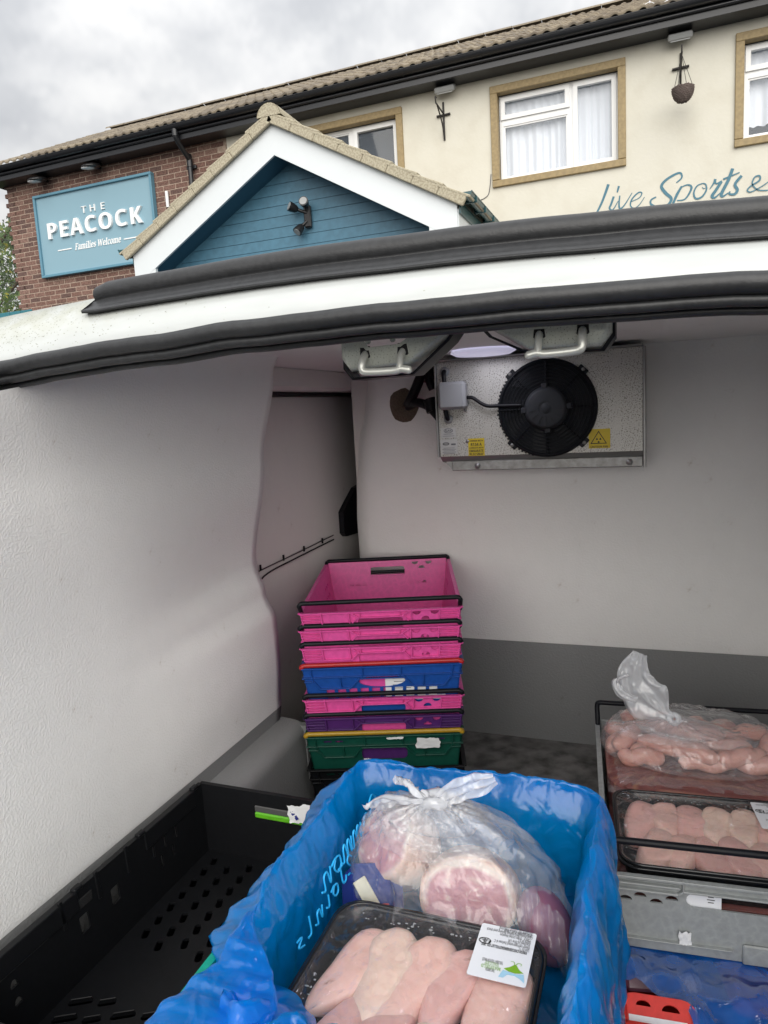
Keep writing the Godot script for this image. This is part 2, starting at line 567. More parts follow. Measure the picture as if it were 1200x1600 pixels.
	M.torn_paper.albedo_texture = stains
	mat("slot_grey", lin(0.07, 0.07, 0.07), 0.6)
	mat("print_navy", lin(0.02, 0.03, 0.2), 0.6)
	for k in ["crate_black", "arm_black", "black_plastic", "fan_black", "motor_black", "guard_black"]: M[k].metallic_specular = 0.3
	# food and film
	var liner_blue := film("liner_blue", lin(0.0, 0.27, 0.84), 0.68, 0.10)
	liner_blue.backlight_enabled = true; liner_blue.backlight = lin(0.0, 0.55, 1.0)
	liner_blue.heightmap_enabled = true; liner_blue.heightmap_texture = crease; liner_blue.heightmap_scale = 1.0
	liner_blue.uv1_triplanar = true; liner_blue.uv1_world_triplanar = true; liner_blue.uv1_scale = Vector3.ONE * 6.0
	shiny(liner_blue)
	mat("marker_cyan", lin(0.02, 0.42, 0.85), 0.4)
	for k in [["bag_clear", 0.14, 0.09], ["bag_milky", 0.5, 0.16], ["tray_film", 0.03, 0.04], ["bag_thin", 0.10, 0.08], ["bag_gather", 0.13, 0.12]]:
		var f := film(k[0], lin(0.78, 0.8, 0.84), k[1], k[2])
		f.heightmap_enabled = true; f.heightmap_texture = crease; f.heightmap_scale = 1.1 if k[0] == "tray_film" else 0.9
		f.metallic_specular = 0.9
		f.uv1_triplanar = true; f.uv1_world_triplanar = true; f.uv1_scale = Vector3.ONE * (7.0 if k[0] == "tray_film" else 8.0)
	mat("tray_black", lin(0.01, 0.011, 0.013), 0.25)
	mat("frost", lin(0.3, 0.31, 0.32), 0.5)
	for k in [["chicken", 0.81, 0.53, 0.47], ["chicken_pale", 0.83, 0.62, 0.53], ["chicken_rose", 0.77, 0.47, 0.435], ["ham", 1.0, 1.0, 1.0], ["sausage", 0.66, 0.36, 0.305], ["mince", 1.0, 1.0, 1.0]]:
		var m := mat(k[0], lin(k[1], k[2], k[3]), 0.33)
		m.subsurf_scatter_enabled = true; m.subsurf_scatter_strength = 0.25
		tri_tex(m, 9.0, ramp(ntex(0.012, 121, 5), [[0.0, Color(0.95, 0.925, 0.92)], [0.5, Color(0.985, 0.98, 0.975)], [1.0, Color(1, 1, 1)]]), soft, 0.15)
	for k in ["chicken", "chicken_pale", "chicken_rose"]: M[k].heightmap_enabled = false
	for k in ["ham", "mince"]:
		M[k].vertex_color_use_as_albedo = true
	mat("pack_navy", lin(0.025, 0.04, 0.22), 0.25)
	mat("pack_red", lin(0.6, 0.05, 0.03), 0.3)
	mat("pack_cream", lin(0.75, 0.72, 0.55), 0.3)
	mat("logo_green", lin(0.20, 0.42, 0.02), 0.5)
	mat("logo_blue", lin(0.36, 0.62, 0.80), 0.5)
	mat("pack_violet", lin(0.24, 0.10, 0.16), 0.25)
	mat("pack_pink", lin(0.62, 0.12, 0.22), 0.25)

# ---------------------------------------------------------------- the setting
func cloud_sky() -> PanoramaSkyMaterial:
	var w := 1280; var h := 640
	var im := Image.create(w, h, false, Image.FORMAT_RGBF)
	var f := FastNoiseLite.new(); f.seed = 12; f.frequency = 1.0; f.fractal_octaves = 6; f.fractal_gain = 0.52
	f.domain_warp_enabled = true; f.domain_warp_amplitude = 0.35; f.domain_warp_frequency = 1.2
	for j in h:
		var el := (0.5 - (j + 0.5) / h) * PI
		for i in w:
			if j > h / 2 + 4:
				im.set_pixel(i, j, Color(0.17, 0.17, 0.165))
				continue
			var az := (i + 0.5) / w * TAU
			var d := V(sin(az) * cos(el), maxf(sin(el), 0.02), -cos(az) * cos(el))
			var p := d / (d.y + 0.42)                       # a flat cloud deck overhead
			var a := f.get_noise_3d(p.x * 1.5 + 3.1, p.z * 1.5, 1.7)
			var b := f.get_noise_3d(p.x * 3.6, p.z * 3.6 + 5.0, 9.0)
			var k := smoothstep(-0.45, 0.5, a + 0.45 * b)
			var l := lerpf(0.62, 0.95, k) * (1.0 + 1.9 * maxf(d.y, 0.0)) / 1.75
			var c := Color(0.955, 0.985, 1.04).lerp(Color(1.0, 1.0, 1.0), k)
			im.set_pixel(i, j, Color(c.r * l, c.g * l, c.b * l))
	var m := PanoramaSkyMaterial.new()
	m.panorama = ImageTexture.create_from_image(im)
	return m

func open_air() -> void:
	var b := B.new()
	for i in 8:
		for j in 8:
			var x := -200.0 + i * 50; var z := -200.0 + j * 50
			b.quad(V(x, 0, z), V(x + 50, 0, z), V(x + 50, 0, z + 50), V(x, 0, z + 50))
	structure(b, "ground", M.asphalt)

# ---------------------------------------------------------------- the pub
const PZ := -9.4

func build_window(pub: Node3D, x0: float, x1: float, y0: float, y1: float, cross: bool, curtain: bool) -> void:
	var b := B.new()
	# ochre timber surround, standing 3 cm proud of the wall
	for q in [[(x0 + x1) / 2, y1 - 0.045, x1 - x0, 0.09], [(x0 + x1) / 2, y0 + 0.04, x1 - x0, 0.08]]:
		b.box(V(q[0], q[1], PZ - 0.02), V(q[2], q[3], 0.12), 0.006)
	for x in [x0 + 0.045, x1 - 0.045]:
		b.box(V(x, (y0 + y1) / 2, PZ - 0.022), V(0.09, y1 - y0 - 0.171, 0.11), 0.006)
	var w := part(b, "window", M.ochre_wood, pub)
	var X0 := x0 + 0.09; var X1 := x1 - 0.09; var Y0 := y0 + 0.08; var Y1 := y1 - 0.09
	var z := PZ - 0.1
	b = B.new()
	b.panel(rect(X0, Y0, X1, Y1), [], 0.0)
	b = B.new()
	var split := lerpf(X0, X1, 0.62)
	var tr := lerpf(Y0, Y1, 0.70)
	var lights := []
	if cross: lights = [[X0, split, tr, Y1, true], [X0, split, Y0, tr, false], [split, X1, Y0, Y1, true]]
	else:
		split = lerpf(X0, X1, 0.55)
		lights = [[X0, split, Y0, Y1, false], [split, X1, Y0, Y1, true]]
	var holes := []
	for l in lights: holes.append(rect(l[0] + 0.05, l[2] + 0.05, l[1] - 0.05, l[3] - 0.05))
	b.xf = Transform3D(Basis(), V(0, 0, z))
	b.panel(rect(X0 + 0.001, Y0 + 0.001, X1 - 0.001, Y1 - 0.001), holes, 0.06)
	part(b, "window_frame", M.upvc, w)
	for l in lights:
		b = B.new()
		var e := 0.022
		if l[4]:                                             # an opening sash, proud of the frame
			b.xf = Transform3D(Basis(), V(0, 0, z + 0.022))
			b.panel(rect(l[0] + e, l[2] + e, l[1] - e, l[3] - e), [rect(l[0] + 0.075, l[2] + 0.075, l[1] - 0.075, l[3] - 0.075)], 0.05)
		else:
			b.xf = Transform3D(Basis(), V(0, 0, z - 0.012))
			b.panel(rect(l[0] + 0.048, l[2] + 0.048, l[1] - 0.048, l[3] - 0.048), [rect(l[0] + 0.068, l[2] + 0.068, l[1] - 0.068, l[3] - 0.068)], 0.03)
		part(b, "sash", M.upvc, w)
		b = B.new()
		var g := 0.06
		b.quad(V(l[0] + g, l[2] + g, z - 0.03), V(l[1] - g, l[2] + g, z - 0.03), V(l[1] - g, l[3] - g, z - 0.03), V(l[0] + g, l[3] - g, z - 0.03))
		part(b, "pane", M.pane, w)
	b = B.new()
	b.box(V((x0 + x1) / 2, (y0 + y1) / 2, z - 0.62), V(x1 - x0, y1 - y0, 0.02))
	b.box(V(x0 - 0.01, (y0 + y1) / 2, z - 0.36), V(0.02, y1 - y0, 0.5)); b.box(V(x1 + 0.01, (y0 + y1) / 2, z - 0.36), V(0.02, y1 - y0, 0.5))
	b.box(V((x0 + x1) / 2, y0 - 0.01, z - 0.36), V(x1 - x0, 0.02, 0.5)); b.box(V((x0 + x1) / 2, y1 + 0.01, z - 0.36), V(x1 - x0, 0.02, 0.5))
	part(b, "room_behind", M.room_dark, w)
	if curtain:
		b = B.new()
		var rows := []
		var hem := 0.17
		for r in 15:
			var f := r / 14.0
			var row := PackedVector3Array()
			for k in 181:
				var u := k / 180.0
				var x := lerpf(X0 + 0.02, X1 - 0.02, u)
				var deep := 0.022 * sin(u * 88.0 + 2.5 * wob.get_noise_2d(u * 160.0, x0 * 50)) * (0.6 + 0.5 * wob.get_noise_2d(u * 90, 7)) + 0.014 * sin(u * 31.0 + x0)
				row.append(V(x, lerpf(Y1 - 0.03, Y0 + (hem if x0 > 0 else 0.03) + (0.02 * absf(sin(u * 40.0)) if r == 14 else 0.0), f), z - 0.12 + deep * (0.5 + f * 0.6)))
			rows.append(row)
		b.grid(rows)
		part(b, "net_curtain", M.net, w)

func build_pub() -> void:
	var pub := thing("pub_building", "two storey pub, cream rendered front with a red brick end and tiled roof", "pub", V(-3.4, 0, -12.4))
	var WIN := [[-4.55, -2.873, 4.345, 5.548, false, false], [-1.70, -0.086, 4.345, 5.543, true, true], [1.077, 2.70, 4.34, 5.533, true, true]]
	var b := B.new()
	var holes := []
	for w in WIN: holes.append(rect(w[0] + 0.03, w[2] + 0.03, w[1] - 0.03, w[3] - 0.03))
	b.xf = Transform3D(Basis(), V(0, 0, PZ))
	b.panel(rect(-5.58, 0, 4.4, 5.95), holes, 0.2)
	part(b, "front_wall", M.render_cream, pub)
	b = B.new()
	b.box(V(-2.75, 2.9, -15.3), V(14.3, 5.8, 0.2)); b.box(V(4.3, 2.9, -12.35), V(0.2, 5.8, 5.7))
	part(b, "rear_wall", M.render_cream, pub)
	for w in WIN: build_window(pub, w[0], w[1], w[2], w[3], w[4], w[5])
	# the brick end: a mortar bed with every brick proud of it
	b = B.new()
	b.box(V(-7.745, 2.9, PZ - 0.1), V(4.31, 5.8, 0.19))
	b.box(V(-9.8, 2.9, -12.35), V(0.2, 5.8, 5.7))
	var wall := part(b, "brick_wall", M.mortar, pub)
	b = B.new()
	b.box(V(0, 0, 0), V(0.213, 0.064, 0.05), 0.004)
	var full := b.mesh()
	b = B.new()
	b.box(V(0, 0, 0), V(0.1, 0.064, 0.05), 0.004)
	var half := b.mesh()
	var seen := []; var rest := []
	for j in 76:
		var y := 0.04 + j * 0.075
		for i in 20:
			var x := -9.9 + 0.1065 + i * 0.225 + (0.1125 if j % 2 else 0.0)
			if x > -5.66: continue
			if x > -9.3 and x < -6.87 and y > 4.06 and y < 5.43 and (x > -9.16 and x < -7.02 and y > 4.15 and y < 5.33): continue
			var show := y > 3.62 and y < 5.7 and not (x > -6.0 and y < 4.0 + (x + 6.0) * 0.9)
			(seen if show else rest).append(Vector2(x, y))
		if j % 2: rest.append(Vector2(-9.9 + 0.05, y) if false else Vector2(-9.85, y))
	seen.sort_custom(func(p, q): return p.x > q.x)
	var inv := gx(wall).affine_inverse()
	for k in seen.size():
		var p: Vector2 = seen[k]
		if k >= 298:
			rest.append(p); continue
		var o := inst(full, "brick", M["brick_%d" % [0, 0, 1, 1, 2, 2, 3, 4][rng.randi() % 8]], wall, inv * Transform3D(Basis(V(0, 0, 1), rng.randf_range(-0.008, 0.008)), V(p.x + rng.randf_range(-0.002, 0.002), p.y, PZ - 0.026 + rng.randf_range(-0.002, 0.002))))
		o.name = o.name
	for q in 5:
		var mm := MultiMesh.new()
		mm.transform_format = MultiMesh.TRANSFORM_3D
		mm.mesh = full
		var list := []
		for k in rest.size():
			if k % 5 == q: list.append(rest[k])
		mm.instance_count = list.size()
		for k in list.size():
			var half_one: bool = list[k].x == -9.85
			mm.set_instance_transform(k, inv * Transform3D(Basis.from_scale(V(0.47 if half_one else 1.0, 1, 1)), V(list[k].x, list[k].y, PZ - 0.026)))
		var mi := MultiMeshInstance3D.new()
		mi.multimesh = mm; mi.material_override = M["brick_%d" % q]
		mi.name = "bricks"; mi.set_meta("kind", "stuff")
		wall.add_child(mi, true)
	# roof: eaves at z -9.02, ridge at z -12.3
	var e0 := V(0, 5.86, -9.03); var r0 := V(0, 7.52, -12.3)
	b = B.new()
	b.quad(V(-10.05, e0.y - 0.04, e0.z), V(4.5, e0.y - 0.04, e0.z), V(4.5, r0.y - 0.04, r0.z), V(-10.05, r0.y - 0.04, r0.z))
	b.quad(V(-10.05, r0.y - 0.05, r0.z), V(4.5, r0.y - 0.05, r0.z), V(4.5, e0.y - 0.04, -15.57), V(-10.05, e0.y - 0.04, -15.57))
	b.tri(V(-10.0, e0.y - 0.05, e0.z), V(-10.0, r0.y - 0.06, r0.z), V(-10.0, e0.y - 0.05, -15.57)); b.tri(V(4.45, e0.y - 0.05, e0.z), V(4.45, r0.y - 0.06, r0.z), V(4.45, e0.y - 0.05, -15.57))
	var roof := part(b, "roof", M.tile_3, pub)
	# one pantile: a flat pan and a roll
	b = B.new()
	var prof := []
	for k in 17:
		var u := k / 16.0
		prof.append(Vector2(-0.155 + 0.31 * u, 0.021 * pow(maxf(0.0, sin(clampf((fmod(u * 2.0, 1.0001) - 0.45) / 0.55, 0, 1) * PI)), 0.8)))
	var rows := []
	for q in [[0.0, -0.014], [0.0, 0.008], [0.01, 0.014], [0.36, 0.0]]:
		var row := PackedVector3Array()
		for p in prof: row.append(V(p.x, p.y + q[1], -q[0]))
		rows.append(row)
	b.grid(rows, false, true)
	var tile := b.mesh()
	var slope := (r0 - e0)
	var tilt := Basis(V(1, 0, 0), atan2(slope.y, -slope.z))
	var nrow := 12
	var list := []
	for j in nrow:
		for i in 49:
			list.append([j, i])
	var ri := gx(roof).affine_inverse()
	var others := []
	for k in list.size():
		var j: int = list[k][0]; var i: int = list[k][1]
		var at := e0 + slope * (float(j) / nrow) + V(-9.9 + 0.3 * i, 0.0, 0.0)
		var t := ri * Transform3D(tilt * Basis(V(0, 1, 0), rng.randf_range(-0.012, 0.012)), at + V(0, rng.randf_range(-0.003, 0.004), 0))
		if j < 6 and i < 49: inst(tile, "roof_tile", M["tile_%d" % (rng.randi() % 4)], roof, t)
		else: others.append(t)
	for q in 4:
		var mm := MultiMesh.new()
		mm.transform_format = MultiMesh.TRANSFORM_3D; mm.mesh = tile
		var l2 := []
		for k in others.size():
			if (k * 7 + k / 5) % 4 == q: l2.append(others[k])
		mm.instance_count = l2.size()
		for k in l2.size(): mm.set_instance_transform(k, l2[k])
		var mi := MultiMeshInstance3D.new()
		mi.multimesh = mm; mi.material_override = M["tile_%d" % q]; mi.name = "roof_tiles"; mi.set_meta("kind", "stuff")
		roof.add_child(mi, true)
	# ridge tiles
	b = B.new()
	rows = []
	for z in [-0.225, 0.225]:
		var row := PackedVector3Array()
		for k in 9:
			var a := PI * (0.08 + 0.84 * k / 8)
			row.append(V(z, 0.085 * sin(a), 0.12 * cos(a)))
		rows.append(row)
	b.grid(rows)
	var rt := b.mesh()
	for i in 32:
		inst(rt, "ridge_tile", M["tile_%d" % (rng.randi() % 3)], roof, ri * Transform3D(Basis(V(0, 0, 1), rng.randf_range(-0.006, 0.006)), V(-9.85 + i * 0.455, r0.y - 0.01 + rng.randf_range(-0.004, 0.004), r0.z)))
	# fascia, soffit, gutter, brackets
	b = B.new()
	b.box(V(-2.8, 5.735, -9.115), V(14.4, 0.19, 0.022), 0.003)
	part(b, "fascia", M.fascia_black, pub)
	b = B.new()
	b.box(V(-2.8, 5.665, -9.26), V(14.4, 0.02, 0.27))
	b.box(V(-10.03, 5.76, -12.3), V(0.03, 0.2, 6.4))
	part(b, "soffit", M.fascia_black, pub)
	b = B.new()
	for i in 2:
		var gp := []
		rows = []
		for x in [-10.15, 4.4]:
			var row := PackedVector3Array()
			for k in 9:
				var a := PI * k / 8.0
				var rr := 0.058 - 0.004 * i
				row.append(V(x, 5.815 - rr * sin(a), -9.04 + rr * cos(a)))
			rows.append(row)
		b.grid(rows, false, i == 0)
	b.tube([V(-10.15, 5.817, -8.982), V(4.4, 5.817, -8.982)], 0.006, 6)
	for i in 15:
		var x := -9.6 + i * 0.98
		rows = []
		for xx in [x, x + 0.05]:
			var row := PackedVector3Array()
			for k in 9:
				var a := PI * k / 8.0
				row.append(V(xx, 5.817 - 0.064 * sin(a), -9.04 + 0.064 * cos(a)))
			rows.append(row)
		b.grid(rows)
	b.tube([V(-10.15, 5.735, -9.09), V(4.4, 5.735, -9.09)], 0.024, 8)
	part(b, "gutter", M.gutter_black, pub)
	b = B.new()
	b.tube(curve([V(-6.2, 5.78, -9.04), V(-6.2, 5.66, -9.05), V(-6.19, 5.52, -9.2), V(-6.19, 5.42, -9.325), V(-6.19, 5.3, -9.33), V(-6.19, 3.0, -9.33)], 5), 0.036, 10)
	for y in [5.72, 5.38, 4.4]:
		b.tube([V(-6.19 if y < 5.6 else -6.2, y - 0.045, -9.33 if y < 5.6 else -9.045), V(-6.19 if y < 5.6 else -6.2, y + 0.045, -9.33 if y < 5.6 else -9.045)], 0.045, 12)
	b.box(V(-6.19, 5.34, -9.37), V(0.16, 0.05, 0.04), 0.004)
	part(b, "downpipe", M.gutter_black, pub)
	b = B.new()
	b.tube([V(-6.68, 4.85, PZ + 0.03), V(-6.68, 5.08, PZ + 0.03)], 0.026, 10)
	part(b, "vent_pipe", M.upvc, pub)
	b = B.new()
	b.tube(curve([V(-1.72, 4.52, PZ + 0.006), V(-1.74, 4.36, PZ + 0.006), V(-1.78, 4.26, PZ + 0.006), V(-1.95, 4.21, PZ + 0.006), V(-2.2, 4.2, PZ + 0.006)], 5), 0.005, 6)
	part(b, "cable", M.ink_grey, pub)
	# brush lettering on the render
	b = B.new()
	var S := {"L": "-29,417 -32,409 -37,397 -43,386 -46,382 -41,379 -33,379", "i": "-23,402 -26,394 -28,389 -24,387 -18,396", "d": "-17,413 -19,406", "v": "-16,402 -17,393 -16,387 -11,390 -2,403", "e": "-3,393 6,396 9,401 5,402 -2,396 -4,389 0,385 6,388 12,396",
		"S": "47.2,406.6 52.8,411.1 51.7,416.4 45.7,416.2 35.3,411.1 30.8,404.9 35.3,397.0 41.5,389.8 38.4,383.6 29.7,381.5 19.8,386.1 19.2,391.3 24.9,394.1",
		"p": "53.1,401.8 47.9,393.4 43.1,382.6", "b": "50.4,399.8 58.2,402.3 63.1,400.1 62.3,394.7 56.3,386.7 47.9,386.5", "o": "75.3,401.3 69.3,399.3 66.0,392.3 68.1,385.7 74.4,386.4 79.2,393.0 78.6,399.6 75.3,401.3", "q": "74.9,397.4 76.2,395.5 78.3,395.4",
		"r": "82.8,393.6 87.2,399.9 88.7,403.9", "m": "88.8,403.6 89.5,398.7 95.5,400.6", "n": "95.2,400.3 89.6,391.8 85.5,385.9 88.2,383.5 94.0,387.9", "t": "106.6,412.4 102.1,400.3 95.4,387.1 96.7,383.6 102.3,386.6", "c": "96.8,402.3 113.8,407.0",
		"s": "115.9,403.1 109.3,395.0 111.8,388.4 108.9,384.2 103.6,385.3 104.1,388.0", "a": "143,383 133,385 127,392 129,399 134,400 134,395 125,390 122,386 126,384 136,388 143,392"}
	var W := {"L": [0.034, 0.022, 0.012], "i": [0.026, 0.022, 0.008], "d": [0.026, 0.022, 0.014], "v": [0.014, 0.022, 0.008], "e": [0.009, 0.018, 0.007], "S": [0.014, 0.036, 0.016], "p": [0.022, 0.03, 0.024], "b": [0.01, 0.024, 0.012], "o": [0.012, 0.022, 0.012], "q": [0.006, 0.01, 0.006], "r": [0.006, 0.02, 0.03], "m": [0.02, 0.014, 0.02], "n": [0.03, 0.034, 0.008], "t": [0.034, 0.034, 0.01], "c": [0.02, 0.016, 0.01], "s": [0.03, 0.03, 0.014], "a": [0.012, 0.018, 0.01]}
	var zi := 0
	for k in S:
		zi += 1
		stroke(b, pts(S[k], 0.01), W[k][0], W[k][1], W[k][2], PZ + 0.002 + 0.0004 * zi)
	part(b, "lettering", M.letter_blue, pub)

func floodlight(x: float, y: float, label: String, lamp: bool) -> void:
	var t := thing("wall_light", label, "light", V(x, y, PZ), 0.0, "small lights under the eaves")
	var b := B.new()
	b.box(V(x, y + 0.03, PZ + 0.05), V(0.05, 0.05, 0.1), 0.006)
	part(b, "bracket", M.lamp_black, t)
	b = B.new()
	if lamp:
		b.xf = Transform3D(Basis(V(1, 0, 0), 0.5), V(x, y, PZ + 0.12))
		b.box(V(0, 0, 0), V(0.26, 0.07, 0.13), 0.015)
		part(b, "housing", M.lamp_grey, t)
		b = B.new()
		b.xf = Transform3D(Basis(V(1, 0, 0), 0.5), V(x, y, PZ + 0.12))
		b.box(V(0, -0.036, 0.01), V(0.2, 0.012, 0.09), 0.003)
		part(b, "glass", M.lamp_glass, t)
	else:
		b.xf = Transform3D(Basis(V(1, 0, 0), 0.25), V(x, y, PZ + 0.2))
		b.ball(V(0, 0, 0), V(0.15, 0.045, 0.17), 16, 8)
		part(b, "housing", M.lamp_black, t)
		b = B.new()
		b.xf = Transform3D(Basis(V(1, 0, 0), 0.25), V(x, y, PZ + 0.2))
		b.ball(V(-0.02, -0.018, 0.03), V(0.12, 0.032, 0.13), 16, 8)
		part(b, "glass", M.lamp_glass, t)

func build_pub_fittings() -> void:
	# the pub sign
	var t := thing("pub_sign", "blue rectangular pub sign with raised white letters on the brick wall", "sign", V(-8.09, 4.1, PZ))
	var b := B.new()
	b.box(V(-8.09, 4.745, PZ + 0.03), V(2.3, 1.22, 0.04))
	part(b, "panel", M.sign_blue, t)
	b = B.new()
	for q in [[-8.09, 5.372, 2.376, 0.04], [-8.09, 4.118, 2.376, 0.04]]: b.box(V(q[0], q[1], PZ + 0.045), V(q[2], q[3], 0.09), 0.005)
	for x in [-9.258, -6.922]: b.box(V(x, 4.745, PZ + 0.045), V(0.04, 1.213, 0.088), 0.005)
	part(b, "frame", M.sign_frame, t)
	var z := PZ + 0.05
	part(moved(fit_width(text("THE", 0.1, 0.02, false, false, 0.0, 1.6), 0.47), Transform3D(Basis(), V(-8.08, 5.045, z + 0.01))), "lettering", M.letter_white, t)
	part(moved(fit_width(text("PEACOCK", 0.245, 0.04, true, false, 0.0, 1.1), 1.9), Transform3D(Basis(), V(-8.085, 4.81, z + 0.02))), "lettering", M.letter_white, t)
	part(moved(fit_width(text("Families Welcome", 0.1, 0.008, true, true, 0.35), 0.94), Transform3D(Basis(), V(-8.07, 4.51, z + 0.004))), "lettering", M.letter_white, t)
	b = B.new()
	b.box(V(-8.75, 4.495, z + 0.004), V(0.29, 0.016, 0.008)); b.box(V(-7.4, 4.495, z + 0.004), V(0.29, 0.016, 0.008))
	part(b, "rule", M.letter_white, t)
	floodlight(-9.0, 5.58, "dark oval sign light, the one nearer the brick corner above the blue sign", false)
	floodlight(-7.9, 5.6, "dark oval sign light, the one nearer the downpipe above the blue sign", false)
	floodlight(-2.25, 5.6, "small grey floodlight under the eaves above the empty basket bracket", true)
	floodlight(0.5, 5.6, "small grey floodlight under the eaves above the hanging basket", true)
	# basket on its bracket
	for q in [[-2.31, 5.33, false], [0.51, 5.30, true]]:
		var x: float = q[0]; var y: float = q[1]
		t = thing("basket_bracket", "black iron wall bracket carrying the wicker hanging basket" if q[2] else "empty black iron basket bracket beside the porch roof", "bracket", V(x, y - 0.25, PZ), 0.0, "iron basket brackets on the cream wall")
		b = B.new()
		b.tube([V(x, y + 0.16, PZ + 0.012), V(x, y - 0.3, PZ + 0.012)], 0.013, 6)
		part(b, "back_bar", M.iron, t)
		b = B.new()
		b.tube([V(x, y + 0.02, PZ + 0.02), V(x, y + 0.03, PZ + 0.36)], 0.011, 6)
		b.tube(curve([V(x, y + 0.03, PZ + 0.36), V(x, y + 0.09, PZ + 0.38), V(x, y + 0.1, PZ + 0.33)], 4), 0.009, 6)
		part(b, "arm", M.iron, t)
		b = B.new()
		b.tube(curve([V(x, y - 0.28, PZ + 0.02), V(x, y - 0.12, PZ + 0.1), V(x, y + 0.02, PZ + 0.3)], 5), 0.009, 6)
		part(b, "brace", M.iron, t)
		b = B.new()
		b.tube([V(x - 0.09, y + 0.0, PZ + 0.02), V(x + 0.09, y + 0.005, PZ + 0.02)], 0.014, 6)
		part(b, "cross_bar", M.iron, t)
		if q[2]:
			t = thing("hanging_basket", "empty wicker hanging basket on wires on the cream wall", "basket", V(x + 0.02, y - 0.55, PZ + 0.32))
			b = B.new()
			b.xf = Transform3D(Basis(), V(x + 0.015, y - 0.33, PZ + 0.32))
			for r in 11:
				var f := r / 10.0
				var ring := []
				for k in 40:
					var a := TAU * k / 40.0
					var rad := 0.108 * sqrt(maxf(0.02, 1.0 - f * f * 0.8)) + 0.006 * (1 if (k + r) % 2 else -1)
					ring.append(V(rad * cos(a), -0.135 * f + 0.004 * sin(a * 7 + r), rad * sin(a)))
				b.tube(ring, 0.009, 5, true)
			part(b, "bowl", M.wicker, t)
			b = B.new()
			for k in 4:
				var a := TAU * k / 4.0 + 0.5
				b.tube([V(x + 0.015 + 0.108 * cos(a), y - 0.33, PZ + 0.32 + 0.108 * sin(a)), V(x, y + 0.02, PZ + 0.33)], 0.003, 5)
			part(b, "wire", M.iron, t)
	# fairy lights along the gutter
	t = thing("fairy_lights", "short string of tiny clear fairy lights along the edge of the roof tiles", "lights", V(0.3, 5.85, -9.05))
	b = B.new()
	var p := []
	for k in 13: p.append(V(0.12 + k * 0.06, 5.9 + 0.02 * sin(k * 1.7), -9.05 - 0.01 * k))
	b.tube(curve(p, 3), 0.004, 5)
	part(b, "wire", M.upvc, t)
	for k in 13:
		b = B.new(); b.ball(p[k], V(0.011, 0.014, 0.011), 6, 4)
		part(b, "bulb", M.lamp_lens, t)

